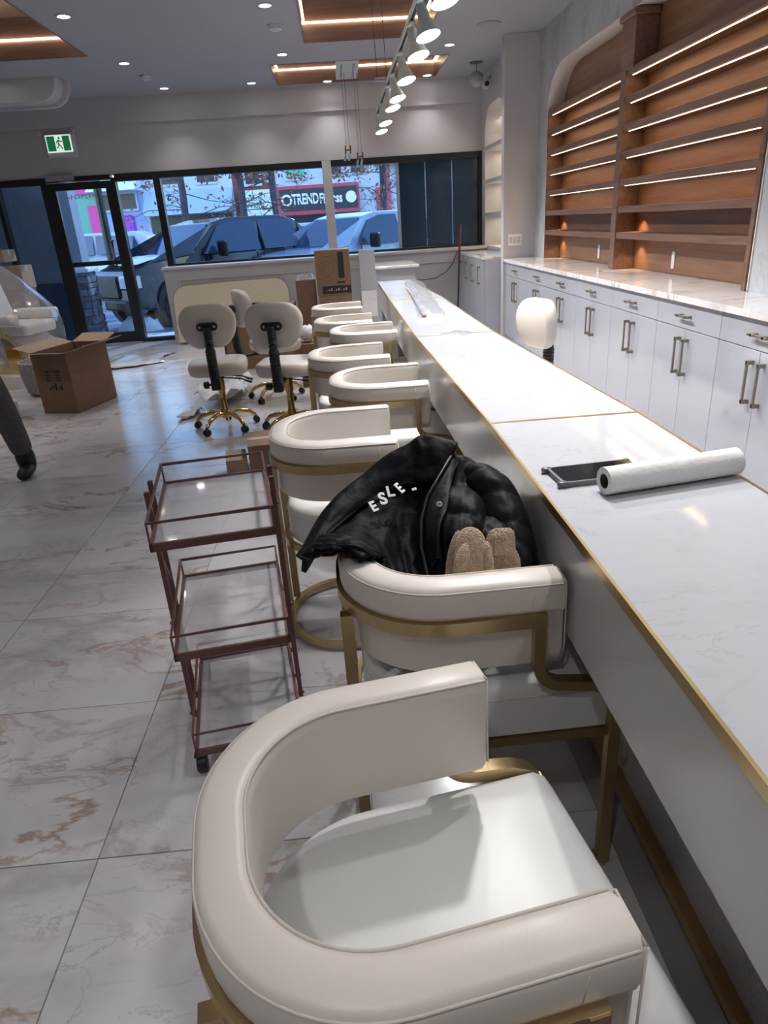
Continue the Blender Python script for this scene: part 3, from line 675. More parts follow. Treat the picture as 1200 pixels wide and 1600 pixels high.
# phone
ph = thing('phone', 'black phone in a clear grey bumper case beside the paper roll', 'phone', (.522, 1.354, BZ), math.radians(5))
c0 = math.radians(5)
bm = nb(); prism(bm, rrect(-.093, .093, -.047, .047, .013), .0035, .0085); obj('body', bm, 'phone_side', ph)
bm = nb(); prism(bm, rrect(-.0905, .0905, -.0445, .0445, .011), .0085, .0116); obj('screen', bm, 'phone_glass', ph)
bm = nb(); o1 = rrect(-.096,.096,-.050,.050,.015); o2 = rrect(-.091,.091,-.045,.045,.012)
V = [[bm.verts.new((x,y,z)) for x,y in pp] for pp,z in ((o1,.001),(o1,.0115),(o2,.0121),(o2,.001))]
for q in range(4):
    p1, p2 = V[q], V[(q+1)%4]
    for j in range(len(p1)): bm.faces.new((p1[j], p1[(j+1)%len(p1)], p2[(j+1)%len(p1)], p2[j]))
for sx in (-1,1):
    for sy in (-1,1): box(bm, sx*.096-.011, sx*.096+.003 if sx>0 else sx*.096+.011, sy*.050-.011 if sy>0 else sy*.05-.003, sy*.050+.003 if sy>0 else sy*.05+.011, .0005, .0135, bev=.003)
obj('case', bm, 'phone_case', ph, 50)
bm = nb(); lathe(bm, [(.006,.0105),(.006,.0112)], 12, (.07,0,0)); 
for k in range(5): lathe(bm, [(.0012,0),(.0012,.002)], 6, (-.0965, -.012+k*.006, .006), 'x')
obj('ports', bm, 'black_plastic', ph)

# ================================================================== TUB CHAIRS
def upath(hw, x_end, x_back, r, n_=14):
    """U path in plan from near arm end to far arm end (hw half width)"""
    near = [(x_end, -hw)]
    cx = x_back+r
    near += [(cx+.12, -hw)]
    A1 = arc(cx, -hw+r, r, r, -90, -180, n_); A2 = arc(cx, hw-r, r, r, 180, 90, n_)
    return near+A1+A2+[(cx+.12, hw), (x_end, hw)]
def normals(P):
    out = []
    for i, p in enumerate(P):
        a = P[max(i-1,0)]; b = P[min(i+1,len(P)-1)]; tx, ty = b[0]-a[0], b[1]-a[1]; l = math.hypot(tx,ty); out.append((ty/l*-1*-1, -tx/l))
    return out
def sweep_u(bm, P, sec, caps=True, endround=0.0):
    """sec: (offset outward, z)"""
    Nn = []
    for i, p in enumerate(P):
        a = P[max(i-1,0)]; b = P[min(i+1,len(P)-1)]; tx, ty = b[0]-a[0], b[1]-a[1]; l = math.hypot(tx,ty); nx, ny = -ty/l, tx/l
        # outward = away from (x=.3,y=0)
        if (p[0]-.25)*nx+(p[1])*ny < 0: nx, ny = -nx, -ny
        Nn.append((nx, ny))
    rings = [[bm.verts.new((p[0]+n_[0]*o, p[1]+n_[1]*o, z)) for o, z in sec] for p, n_ in zip(P, Nn)]
    m_ = len(sec)
    if endround:
        cz = sum(z for _, z in sec)/m_; co = sum(o for o, _ in sec)/m_
        for idx, sgn in ((0,1),(-1,1)):
            p, n_ = P[idx], Nn[idx]; extra = []
            for (o, z) in sec:
                oo = co+(o-co)*.86; zz = cz+(z-cz)*.955; extra.append(bm.verts.new((p[0]+endround+n_[0]*oo, p[1]+n_[1]*oo, zz)))
            if idx == 0: rings.insert(0, extra)
            else: rings.append(extra)
            P2 = P
            Nn = [Nn[0]]+Nn if idx == 0 else Nn+[Nn[-1]]
            P = [P[0]]+P if idx == 0 else P+[P[-1]]
    for a, b in zip(rings, rings[1:]):
        for j in range(m_): bm.faces.new((a[j], a[(j+1)%m_], b[(j+1)%m_], b[j]))
    if caps: bm.faces.new(rings[0][::-1]); bm.faces.new(rings[-1])
HW = .238
def make_chair(label):
    t = thing('tub_chair', label, 'chair', (0,0,0), 0, 'cream tub chairs along the bar')
    P = upath(HW, .418, 0.0, .205)
    sec = [(-.016,.575),(-.012,.60),(-.012,.692),(-.002,.702),(0,.71),(0,.748),(-.004,.760),(-.014,.767),(-.050,.770),(-.060,.766),(-.066,.756),(-.067,.745),(-.064,.605),(-.058,.592),(-.028,.568)]
    bm = nb(); sweep_u(bm, P, sec, endround=.007); pad = obj('backrest', bm, 'leather', t, 50)
    def seam(off, z, nm='piping', r_=.0022):
        Q = []
        for i, p in enumerate(P):
            a = P[max(i-1,0)]; b = P[min(i+1,len(P)-1)]; tx, ty = b[0]-a[0], b[1]-a[1]; l = math.hypot(tx,ty); nx, ny = -ty/l, tx/l
            if (p[0]-.25)*nx+p[1]*ny < 0: nx, ny = -nx, -ny
            Q.append((p[0]+nx*off, p[1]+ny*off, z))
        Q = Q+[(Q[-1][0]+.004, Q[-1][1], Q[-1][2])]
        bm = nb(); tube(bm, Q, r_, 6); obj(nm, bm, 'leather_seam', pad, 180)
    seam(-.003, .7575); seam(-.0625, .7655)
    for s in (-1, 1):
        bm = nb(); tube(bm, [(.425, s*(HW-.003), .758), (.426, s*(HW-.004), .62), (.424, s*(HW-.016), .575)], .0018, 6); tube(bm, [(.425, s*(HW-.061), .764), (.426, s*(HW-.063), .61)], .0018, 6); tube(bm, [(.425, s*(HW-.005), .7595), (.425, s*(HW-.060), .766)], .0018, 6); tube(bm, [(.365, s*(HW-.0002), .748), (.36, s*(HW-.0002), .71)], .001, 5)
        obj('end_piping', bm, 'leather_seam', pad, 180)
    # frame bar round the outside
    Pf = upath(HW, .387, 0.0, .205); bm = nb()
    sweep_u(bm, Pf, [(-.012,.672),(.008,.672),(.008,.700),(-.012,.700)]); obj('frame_rail', bm, 'gold_brushed', t, 30)
    for s in (-1, 1):
        y = s*(HW-.002)
        pts = [(.374, y, .699), (.374, y, .60)]+[(.374+.055-.055*math.cos(a), y, .585-.055*math.sin(a)) for a in [PI/2*k/7 for k in range(8)]]
        pts += [(.455, y, .527), (.490, y, .522), (.518, y, .508), (.538, y, .484)]
        bm = nb(); tube(bm, pts, 0, rect=(.022,.026), upv=Vector((0,s,0))); obj('arm_support', bm, 'gold_brushed', t, 30)
        bm = nb(); box(bm, .527, .553, y-.011, y+.011, .036, .486, bev=.001); obj('leg', bm, 'gold_brushed', t)
        bm = nb(); tube(bm, [(.008, s*.125, .672), (.008, s*.125, .036)], 0, rect=(.022,.026)); obj('leg', bm, 'gold_brushed', t)
    # floor loop and ball feet
    Pb = upath(HW, .553, 0.0, .205); bm = nb(); sweep_u(bm, Pb, [(-.014,.014),(.008,.014),(.008,.036),(-.014,.036)]); obj('floor_loop', bm, 'gold_brushed', t, 30)
    for x, y in ((.54,-HW+.003),(.54,HW-.003),(.20,-HW+.003),(.20,HW-.003),(.0,-.0)):
        bm = nb(); lathe(bm, [(.006,.0003),(.011,.002),(.011,.012),(.008,.014)], 12, (x,y,0)); obj('foot', bm, 'gold_polished', t, 40)
    # seat
    so = upath(HW-.012, .548, .034, .195)
    so = [(.535, -(HW-.012)), ]+so[1:-1]+[(.535, HW-.012), (.547, HW-.024), (.549, HW-.05), (.549, -(HW-.05)), (.547, -(HW-.024))]
    bm = nb(); cx, cy = .29, 0
    lev = [(.95,.397),(1.0,.402),(1.0,.492),(.988,.508),(.96,.519),(.88,.528),(.5,.534)]
    rings = [[bm.verts.new((cx+(x-cx)*s, cy+(y-cy)*s, z)) for x, y in so] for s, z in lev]; m_ = len(so)
    for a, b in zip(rings, rings[1:]):
        for j in range(m_): bm.faces.new((a[j], a[(j+1)%m_], b[(j+1)%m_], b[j]))
    bm.faces.new(rings[0][::-1]); bm.faces.new(rings[-1]); seat = obj('seat', bm, 'seat_leather', t, 40)
    bm = nb(); tube(bm, [(cx+(x-cx)*.999, (y)*.999, .494) for x, y in so], .0018, 6, closed=True); obj('piping', bm, 'leather_seam', seat, 180)
    bm = nb(); Ps = upath(HW-.010, .545, .012, .195); sweep_u(bm, Ps, [(-.014,.374),(.0,.374),(.0,.396),(-.014,.396)]); box(bm, .530, .545, -HW+.014, HW-.014, .374, .396); obj('seat_rail', bm, 'gold_brushed', t, 30)
    return t
specs = [(.196,.634,9.6,'cream tub chair nearest the viewer with empty seat'),(.369,1.314,1.3,'cream tub chair holding the black jacket'),
 (.136,2.257,0,'cream tub chair just beyond the jacket, beside the trolley'),(.333,3.02,0,'cream tub chair second beyond the jacket, tucked under the bar'),
 (.210,3.698,2,'cream tub chair third beyond the jacket, pulled out left'),(.321,4.518,0,'cream tub chair fourth beyond the jacket, tucked close to bar'),
 (.200,5.068,-1.7,'cream tub chair second from the far end of the row'),(.153,5.94,0,'farthest cream tub chair of the row, before the boxes')]
ch = None
for k, (mx, my, an, lb) in enumerate(specs):
    a = math.radians(an); o = (mx-.425*math.cos(a), my-.425*math.sin(a), 0)
    if ch is None: ch = make_chair(lb); ch.location = o; ch.rotation_euler = (0,0,a)
    else: dup(ch, o, a, lb)
# ================================================================== TROLLEY
t = thing('trolley', 'three tier rose metal trolley with clear glass shelves', 'trolley', (-.398, 1.735, 0), math.atan2(.049, .314))
hw, hd_ = .152, .228
for z in (.060, .380, .700):
    bm = nb()
    for a in ((-hw, hw, -hd_, -hd_+.008), (-hw, hw, hd_-.008, hd_), (-hw, -hw+.008, -hd_, hd_), (hw-.008, hw, -hd_, hd_)): box(bm, *a, z, z+.021)
    tr = obj('tray_frame', bm, 'rose_metal', t)
    bm = nb(); box(bm, -hw+.009, hw-.009, -hd_+.009, hd_-.009, z+.010, z+.015); obj('glass_shelf', bm, 'cart_glass', tr)
    bm = nb(); zt = z+.075; cs = [(-hw+.003,-hd_+.003),(hw-.003,-hd_+.003),(hw-.003,hd_-.003),(-hw+.003,hd_-.003)]
    tube(bm, [(x, y, zt) for x, y in cs], 0, closed=True, rect=(.0048,.0048))
    for x, y in cs: tube(bm, [(x, y, z+.02), (x, y, zt)], 0, rect=(.0048,.0048))
    obj('guard_rail', bm, 'rose_metal', tr)
for s in (-1, 1):
    x = s*(hw+.010)
    for y in (-.045, .045):
        bm = nb(); tube(bm, [(x, y, .06), (x, y, .79)], 0, rect=(.013,.013)); obj('post', bm, 'rose_metal', t)
        for z in (.072, .392, .712):
            bm = nb(); lathe(bm, [(.005, x-.012), (.005, x+.011)], 8, (0, y, z), 'x'); obj('bolt', bm, 'rose_metal', t)
    bm = nb(); tube(bm, [(x, -.045, .60), (x, .045, .48)], 0, rect=(.010,.010)); tube(bm, [(x, -.045, .30), (x, .045, .18)], 0, rect=(.010,.010)); obj('brace', bm, 'rose_metal', t)
for x, y in ((-hw+.012,-hd_+.012),(hw-.012,-hd_+.012),(hw-.012,hd_-.012),(-hw+.012,hd_-.012)):
    bm = nb(); lathe(bm, [(.023,-.014),(.0262,-.010),(.0262,.010),(.023,.014)], 18, (0,0,0), 'x')
    w = obj('wheel', bm, 'black_plastic', t, 40, loc=(x, y, .0265)); bm = nb(); tube(bm, [(0,0,.02),(0,0,.036)], .006); box(bm, -.019, .019, -.012, .012, .026, .0325, bev=.003); obj('caster_fork', bm, 'black_plastic', w)

# ================================================================== JACKET AND MITTENS
def surf(name, rows, m, parent, th=.02, sub=2, puff=0.0, off=-1):
    bm = nb(); grid(bm, rows)
    return obj(name, bm, m, parent, 180, mods=[dict(type='SUBSURF', levels=sub, render_levels=sub), dict(type='SOLIDIFY', thickness=th, offset=off)])
def quilt(rows, nu, nv, amp, seams_u, seams_v, noise=.004, upd=Vector((0,-.35,1)), seed=3):
    """resample a control grid with Catmull-Rom and puff it between quilt seams"""
    def cr(p0,p1,p2,p3,t_): return .5*((2*p1)+(-p0+p2)*t_+(2*p0-5*p1+4*p2-p3)*t_*t_+(-p0+3*p1-3*p2+p3)*t_**3)
    def res(P, n_):
        out = []; m_ = len(P)-1
        for i in range(n_+1):
            s = i/n_*m_; k = min(int(s), m_-1); f_ = s-k
            out.append(cr(P[max(k-1,0)], P[k], P[k+1], P[min(k+2,m_)], f_))
        return out
    R1 = [res([Vector(p) for p in r], nu) for r in rows]
    cols = [res([R1[j][i] for j in range(len(R1))], nv) for i in range(nu+1)]
    from mathutils import noise as mn
    G = [[cols[i][j].copy() for i in range(nu+1)] for j in range(nv+1)]
    for j in range(nv+1):
        for i in range(nu+1):
            u, v = i/nu, j/nv
            w = abs(math.sin(PI*seams_u*u))**.45 * abs(math.sin(PI*(seams_v*v+.08*math.sin(5*u))))**.45
            nz = mn.noise(Vector((u*6+seed, v*6, seed)))*1.0+.5*mn.noise(Vector((u*17, v*15, seed*3.)))
            G[j][i] += upd.normalized()*(amp*w+noise*nz)
    return G
jk = thing('jacket', 'black puffer jacket slumped in the second tub chair', 'jacket', (0,0,0))
low = [(-.150,1.40,.66),(-.075,1.50,.72),(.04,1.60,.66),(.16,1.62,.62),(.24,1.62,.60),(.30,1.60,.60),(.345,1.50,.60),(.358,1.36,.60)]
J = [[(-.128,1.33,.755),(-.062,1.42,.804),(.048,1.5,.848),(.137,1.5,.882),(.225,1.49,.872),(.282,1.5,.836),(.345,1.44,.775),(.365,1.34,.715)],
 [(-.128,1.28,.765),(-.062,1.36,.785),(.042,1.42,.810),(.130,1.46,.835),(.200,1.44,.842),(.263,1.42,.840),(.331,1.36,.780),(.362,1.26,.725)],
 [(-.092,1.235,.79),(-.029,1.29,.790),(.052,1.36,.775),(.118,1.40,.775),(.175,1.35,.830),(.237,1.32,.825),(.296,1.27,.785),(.345,1.20,.735)],
 [(-.045,1.215,.80),(.016,1.235,.775),(.066,1.30,.735),(.112,1.33,.735),(.163,1.27,.800),(.215,1.245,.80),(.273,1.215,.775),(.322,1.175,.735)],
 [(.020,1.215,.745),(.040,1.205,.73),(.076,1.205,.70),(.115,1.21,.70),(.158,1.20,.745),(.205,1.195,.76),(.262,1.185,.745),(.312,1.175,.715)],
 [(.045,1.20,.60),(.06,1.195,.60),(.085,1.195,.58),(.12,1.195,.58),(.158,1.19,.60),(.205,1.19,.60),(.262,1.188,.60),(.312,1.18,.60)]]
def part_cols(rows, a, b): return [r[a:b] for r in rows]
L_rows = part_cols([low]+J, 0, 5)
G = quilt(L_rows, 40, 52, .004, 5, 7, noise=.010, seed=2); o = surf('lining', G, 'puffer_lining', jk, .012, 1)
R_rows = part_cols([low]+J, 4, 8)
G = quilt(R_rows, 36, 56, .024, 2, 5, noise=.008, seed=5); o = surf('body_panel', G, 'puffer', jk, .02, 1)
# collar / hem band standing up along the far-left silhouette
H_rows = [[(-.145,1.335,.735),(-.075,1.43,.80),(.040,1.515,.86),(.110,1.53,.895),(.160,1.53,.915),(.238,1.49,.915)],
 [(-.140,1.30,.752),(-.066,1.40,.822),(.042,1.485,.875),(.112,1.495,.908),(.162,1.50,.928),(.236,1.47,.918)],
 [(-.128,1.255,.775),(-.058,1.36,.812),(.040,1.44,.846),(.112,1.46,.868),(.165,1.455,.880),(.215,1.445,.882)],
 [(-.105,1.245,.785),(-.050,1.34,.795),(.038,1.42,.822),(.105,1.44,.838),(.155,1.43,.842),(.196,1.425,.852)]]
G = quilt(H_rows, 44, 14, .008, 3, 1, noise=.006, seed=8); surf('collar', G, 'puffer', jk, .022, 1)
# hem flap hanging over the backrest
F_rows = [[(-.128,1.29,.782),(-.10,1.25,.79),(-.055,1.215,.80),(.0,1.20,.787),(.03,1.20,.772)],
 [(-.140,1.285,.770),(-.112,1.24,.784),(-.062,1.195,.792),(-.01,1.185,.780),(.022,1.19,.770)],
 [(-.150,1.285,.748),(-.125,1.245,.765),(-.075,1.20,.782),(-.02,1.178,.776),(.015,1.18,.770)]]
F_rows = [[(-.150,1.32,.742),(-.118,1.27,.772),(-.075,1.23,.795),(-.03,1.215,.800),(.012,1.205,.785)],
 [(-.120,1.32,.775),(-.092,1.275,.793),(-.055,1.24,.802),(-.01,1.225,.803),(.03,1.215,.775)],
 [(-.09,1.34,.785),(-.062,1.30,.795),(-.02,1.27,.80),(.01,1.25,.79),(.045,1.235,.765)]]
G = quilt(F_rows, 30, 16, .006, 2, 2, noise=.006, seed=11); surf('hem', G, 'puffer', jk, .018, 1)
# placket with snap
P_rows = [[(.222,1.462,.893),(.240,1.462,.885)],[(.190,1.41,.868),(.216,1.405,.870)],[(.155,1.355,.845),(.200,1.35,.856)],[(.136,1.30,.818),(.186,1.30,.838)],[(.128,1.25,.785),(.162,1.25,.815)],[(.132,1.21,.74),(.150,1.205,.77)]]
G = quilt(P_rows, 6, 30, .006, 1, 1, noise=.002, upd=Vector((-.3,-.4,1)), seed=4); pl = surf('placket', G, 'puffer', jk, .014, 1)
bm = nb(); tube(bm, [(.218,1.455,.896),(.184,1.40,.874),(.148,1.345,.848),(.127,1.29,.818),(.119,1.24,.78),(.126,1.20,.73)], .0035, 6); obj('zipper', bm, 'black_plastic', jk, 60)
bm = nb(); lathe(bm, [(.0065,0),(.0065,.0025),(.0035,.003),(.0032,.001)], 14, (0,0,0)); sn = obj('snap_button', bm, 'grey_vent', jk, 40, loc=(.168,1.305,.842)); sn.rotation_euler = (.7,-.2,0)
# sleeve lying on the right
S_rows = []
for k, (c, r_) in enumerate([((.262,1.49,.80),.062),((.288,1.42,.805),.07),((.308,1.35,.775),.07),((.316,1.28,.735),.066),((.322,1.225,.69),.055)]):
    S_rows.append([(c[0]+r_*math.cos(a)*.82, c[1]-.02*math.sin(a), c[2]+r_*math.sin(a)) for a in [PI*1.08-PI*1.16*i/7 for i in range(8)]])
for r_ in S_rows:
    for i, p in enumerate(r_):
        if p[0] > .372: r_[i] = (.372, p[1], p[2])
G = quilt(S_rows, 24, 44, .012, 1, 4, noise=.005, upd=Vector((-.2,-.2,1)), seed=6); surf('sleeve', G, 'puffer', jk, .015, 1)
# printed lettering on the lining
for ch_, p, sz, rz in (('E', (.030,1.372,.812), .034, 62), ('S', (.052,1.388,.822), .040, 48), ('L', (.070,1.402,.832), .036, 35), ('E', (.092,1.408,.836), .036, 84)):
    text(ch_, sz, 'print_white', 'lettering', jk, (p[0], p[1]-.012, p[2]+.014), (math.radians(42), 0, math.radians(rz-25)), extrude=.0008, bold=.0012)
bm = nb(); box(bm, -.006, .006, -.003, .003, 0, .001); cl = obj('care_label', bm, 'print_white', jk, loc=(.125,1.405,.842)); cl.rotation_euler = (.8,0,.5)
# jacket tail seen under the chair arm, on the seat
bm = nb(); ell(bm, (.19,1.30,.535), (.13,.10,.033), 20); ell(bm, (.10,1.32,.55), (.10,.11,.045), 18); ell(bm,(.20,1.38,.60),(.13,.12,.09),20)
obj('inner_bulk', bm, 'puffer', jk, 180)
bm = nb(); box(bm, .245, .278, 1.195, 1.201, .502, .512); obj('tail_label', bm, 'box_print', jk)

def mitten(name, label, loc, rot, cuff):
    t = thing(name, label, 'mitten', loc, 0, 'tan mittens on the jacket'); t.rotation_euler = rot
    bm = nb(); prof = [(.030,.0),(.034,.02),(.038,.05),(.037,.08),(.030,.105),(.017,.12),(.004,.124)]
    rings = [[bm.verts.new((r_*math.cos(2*PI*i/20), .45*r_*math.sin(2*PI*i/20), h)) for i in range(20)] for r_, h in [(r2, h2*(.76 if cuff else 1)) for r2, h2 in prof]]
    for a, b in zip(rings, rings[1:]):
        for i in range(20): bm.faces.new((a[i], a[(i+1)%20], b[(i+1)%20], b[i]))
    bm.faces.new(rings[0][::-1]); bm.faces.new(rings[-1])
    obj('palm', bm, 'fleece' if not cuff else 'fur_brown', t, 180, mods=[dict(type='SUBSURF', levels=2, render_levels=2)])
    if not cuff:
        bm = nb(); ell(bm, (-.016,-.017,.052), (.0145,.012,.040), 16, Matrix.Rotation(.15, 3, 'Y')); obj('thumb', bm, 'fleece', t, 180)
        bm = nb(); ell(bm, (-.030,.004,.060), (.013,.014,.056), 14, Matrix.Rotation(.10, 3, 'Y')); obj('fur_back', bm, 'fur_brown', t, 180)
    else:
        bm = nb(); N_ = 44
        rr = [[bm.verts.new(((q_+.0034*(i%2))*math.cos(2*PI*i/N_)-.004+.002*k, .5*(q_+.0034*(i%2))*math.sin(2*PI*i/N_), zz_)) for i in range(N_)] for k, (q_, zz_) in enumerate(((.028,.070),(.026,.105),(.022,.117),(.012,.123)))]
        for ra, rb in zip(rr, rr[1:]):
            for i in range(N_): bm.faces.new((ra[i], ra[(i+1)%N_], rb[(i+1)%N_], rb[i]))
        bm.faces.new(rr[-1]); bm.faces.new(rr[0][::-1]); obj('ribbed_cuff', bm, 'fleece', t, 60)
        bm = nb(); ell(bm, (-.032,-.006,.045), (.013,.014,.055), 14); obj('knit_side', bm, 'fleece', t, 180)
    return t
mitten('mitten', 'tan fleece mitten with thumb up, left one on the jacket', (.196,1.150,.722), (math.radians(-24), math.radians(8), math.radians(-6)), False)
mitten('mitten', 'brown furry mitten with ribbed cuff, right one on the jacket', (.272,1.152,.712), (math.radians(-22), math.radians(4), math.radians(4)), True)

# ================================================================== SALON STOOLS
def make_stool(label, sz=.455, back_h=.66):
    t = thing('salon_stool', label, 'stool', (0,0,0), 0, 'cream rolling salon stools')
    bm = nb(); lathe(bm, [(.030,.085),(.034,.10),(.034,.15),(.025,.17),(.0245,.30),(.031,.30),(.031,.40)], 18); obj('column', bm, 'gold_polished', t, 40)
    bm = nb(); box(bm, -.09, .09, -.08, .08, sz-.045, sz-.025, bev=.005); tube(bm, [(0,0,sz-.08),(0,0,sz-.04)], .03); obj('seat_plate', bm, 'black_plastic', t)
    for s in (-.05, .05):
        bm = nb(); tube(bm, [(.02, s, sz-.055), (.16, s-.02, sz-.07), (.235, s-.03, sz-.10)], .0055); tube(bm, [(.19, s-.025, sz-.085), (.24, s-.03, sz-.102)], .009); obj('lever', bm, 'black_plastic', t, 40)
    for k in range(5):
        a = 2*PI*k/5+.35; ca, sa = math.cos(a), math.sin(a)
        bm = nb(); tube(bm, [(ca*.02, sa*.02, .115), (ca*.10, sa*.10, .125), (ca*.19, sa*.19, .10), (ca*.235, sa*.235, .060)], [.021,.020,.017,.014], 10); lg = obj('leg', bm, 'gold_polished', t, 60)
        bm = nb(); cx, cy = ca*.238, sa*.238
        for s in (-1, 1):
            ox, oy = -sa*s*.013, ca*s*.013; q = []
            N_ = 14
            for w in (-.008, .008):
                q.append([bm.verts.new((cx+ox-sa*w+ca*.024*math.cos(2*PI*i/N_), cy+oy+ca*w+sa*.024*math.cos(2*PI*i/N_), .0255+.024*math.sin(2*PI*i/N_))) for i in range(N_)])
            for i in range(N_): bm.faces.new((q[0][i], q[0][(i+1)%N_], q[1][(i+1)%N_], q[1][i]))
            bm.faces.new(q[0][::-1]); bm.faces.new(q[1])
        ell(bm, (cx, cy, .043), (.020,.020,.014), 10); obj('caster', bm, 'black_plastic', lg, 40)
    bm = nb(); so = rrect(-.215, .215, -.20, .20, .12, 8)
    lev = [(.90,sz-.03),(.98,sz-.015),(1.0,sz+.01),(1.0,sz+.035),(.97,sz+.055),(.90,sz+.066),(.6,sz+.070)]
    rings = [[bm.verts.new((x*s, y*s+.04, z)) for x, y in so] for s, z in lev]
    for a, b in zip(rings, rings[1:]):
        for j in range(len(so)): bm.faces.new((a[j], a[(j+1)%len(so)], b[(j+1)%len(so)], b[j]))
    bm.faces.new(rings[0][::-1]); bm.faces.new(rings[-1]); obj('seat', bm, 'leather', t, 60)
    # backrest: rounded cushion, slightly wider at top
    zb = back_h; bm = nb(); so = rrect(-.20, .20, 0, .30, .125, 8)
    so = [(x*(.86+.14*min(1, z/.18)), z) for x, z in so]
    lev = [(.90,-.052),(.98,-.040),(1.0,-.022),(1.0,0),(.97,.016),(.88,.026),(.5,.032)]
    rings = [[bm.verts.new((x*s, -.245-y_*1-.05*(x/.2)**2*-1.0*.6, zb+.15+(z-.15)*s)) for x, z in so] for s, y_ in lev]
    for a, b in zip(rings, rings[1:]):
        for j in range(len(so)): bm.faces.new((a[j], a[(j+1)%len(so)], b[(j+1)%len(so)], b[j]))
    bm.faces.new(rings[0][::-1]); bm.faces.new(rings[-1]); obj('backrest', bm, 'leather', t, 60)
    bm = nb(); pp = rrect(-.072, .072, zb+.125, zb+.180, .026); prism(bm, pp, -.296, -.280, 'y'); br = obj('bracket', bm, 'black_plastic', t)
    for x in (-.05, .05):
        bm = nb(); lathe(bm, [(.009,-.300),(.009,-.2955)], 10, (x,0,zb+.152), 'y'); obj('bolt', bm, 'chrome', br)
    # bellows post
    pts = [(0, -.30, zb+.15), (0, -.305, zb+.04), (0, -.30, sz+.08), (0, -.285, sz-.02)]
    bm = nb(); ps = []; rr = []
    n_ = 46
    for i in range(n_+1):
        s = i/n_*3; k = min(int(s), 2); f_ = s-k; p = Vector(pts[k]).lerp(Vector(pts[k+1]), f_); ps.append(p)
        v = i/n_; rr.append((.026 if v < .42 else .033)+(.0045 if i % 2 else 0))
    tube(bm, ps, rr, 12); obj('bellows', bm, 'black_plastic', t)
    bm = nb(); box(bm, -.033, .033, -.315, -.26, sz-.095, sz-.02, bev=.008); tube(bm, [(0,-.28,sz-.05),(0,-.08,sz-.038)], .0, rect=(.05,.016)); obj('post_socket', bm, 'black_plastic', t)
    bm = nb(); lathe(bm, [(.022,-.085),(.026,-.08),(.026,-.05),(.008,-.045),(.008,-.03)], 12, (0,-.285,sz-.055), 'x'); obj('adjust_knob', bm, 'black_plastic', t, 40)
    return t
st = make_stool('cream salon stool with gold base left of the group, back to the viewer', .455, .650); st.location = (-.975, 5.14, 0); st.rotation_euler = (0,0,math.radians(4))
st2 = dup(st, (-.445, 4.92, 0), math.radians(-9), 'cream salon stool beside the row of tub chairs, back to the viewer')
st3 = dup(st, (-.66, 6.02, 0), math.radians(-68), 'cream salon stool mostly hidden behind the other two stools')
st4 = make_stool('white backed salon stool standing alone behind the bar', .395, .60); st4.location = (1.0, 4.22, 0); st4.rotation_euler = (0,0,math.radians(106))

# ================================================================== BOXES
def carton(label, x0, x1, y0, y1, z0, z1, m='cardboard', tape=True, rz=0, name='cardboard_box', group=None):
    cx, cy = (x0+x1)/2, (y0+y1)/2; t = thing(name, label, 'box', (cx, cy, z0), rz, group)
    w, dd, h = x1-x0, y1-y0, z1-z0
    bm = nb(); box(bm, -w/2, w/2, -dd/2, dd/2, 0.0005, h-.003, bev=.003); obj('body', bm, m, t)
    for s in (-1, 1):
        bm = nb(); box(bm, -w/2+.001, w/2-.001, s*dd/4-dd/4+.001, s*dd/4+dd/4-.001, h-.003, h, bev=.0008); obj('flap', bm, m, t)
    if tape:
        bm = nb(); box(bm, -w/2-.0005, w/2+.0005, -.024, .024, h, h+.0008); box(bm, -w/2-.0012, -w/2-.0002, -.024, .024, h-.07, h+.0008); box(bm, w/2+.0002, w/2+.0012, -.024, .024, h-.07, h+.0008); obj('tape', bm, 'packing_tape', t)
    return t
def stamp(t, m, *bx):
    for b_ in bx: bm = nb(); box(bm, *b_); obj('print', bm, m, t)
b1 = carton('cardboard box with black printed labels, top of the stack behind the far chair', -.262, .105, 7.6, 7.95, .70, 1.155)
w, dd = .1835, .175
stamp(b1, 'box_print', (.055,.118,-dd-.0015,-dd-.0003,.17,.43), (-.13,.178,-dd-.0015,-dd-.0003,.015,.095), (.03,.12,-dd-.0015,-dd-.0003,.118,.138), (w+.0003,w+.0015,-.17,-.02,.09,.19), (w+.0003,w+.0015,-.10,-.03,.23,.245))
bm = nb()
for r_ in (.035,.08,.125): tube(bm, [(-.07+r_*math.cos(a), -dd-.0008, .27+r_*math.sin(a)) for a in [2*PI*i/30 for i in range(30)]], .0012, 4, closed=True)
obj('printed_rings', bm, 'core_grey', b1)
for k in range(9): stamp(b1, 'packing_tape', (-.09+k*.026, -.076+k*.026, -dd-.0022, -dd-.0016, .045, .050+.010*((k*7) % 3)))
carton('plain cardboard box, bottom of the stack behind the far chair', -.255, .100, 7.6, 7.95, .35, .699, tape=False)
carton('cardboard box on the floor under the stack behind the far chair', -.26, .11, 7.58, 7.97, 0, .349, tape=False)
b2 = carton('brown cardboard box left of the labelled box stack', -.50, -.29, 7.75, 8.10, 0, .86)
bm = nb(); ell(bm, (0,0,.885), (.10,.07,.028), 12)
for v in bm.verts: v.co += Vector((rnd.uniform(-.012,.012), rnd.uniform(-.012,.012), rnd.uniform(-.008,.012)))
o = obj('plastic_ball', bm, 'plastic_wrap', None, loc=(-.40,7.95,0)); tag(o, 'small clump of clear plastic on the brown box', 'plastic wrap')
dk = thing('wooden_desk', 'low brown wooden table behind the salon stools', 'table', (-.93, 7.7, 0))
bm = nb(); box(bm, -.40, .40, -.24, .24, .60, .645, bev=.003); obj('tabletop', bm, 'cardboard', dk)
bm = nb(); box(bm, -.38, .38, -.22, -.20, 0.0, .60); obj('front_panel', bm, 'cardboard', dk)
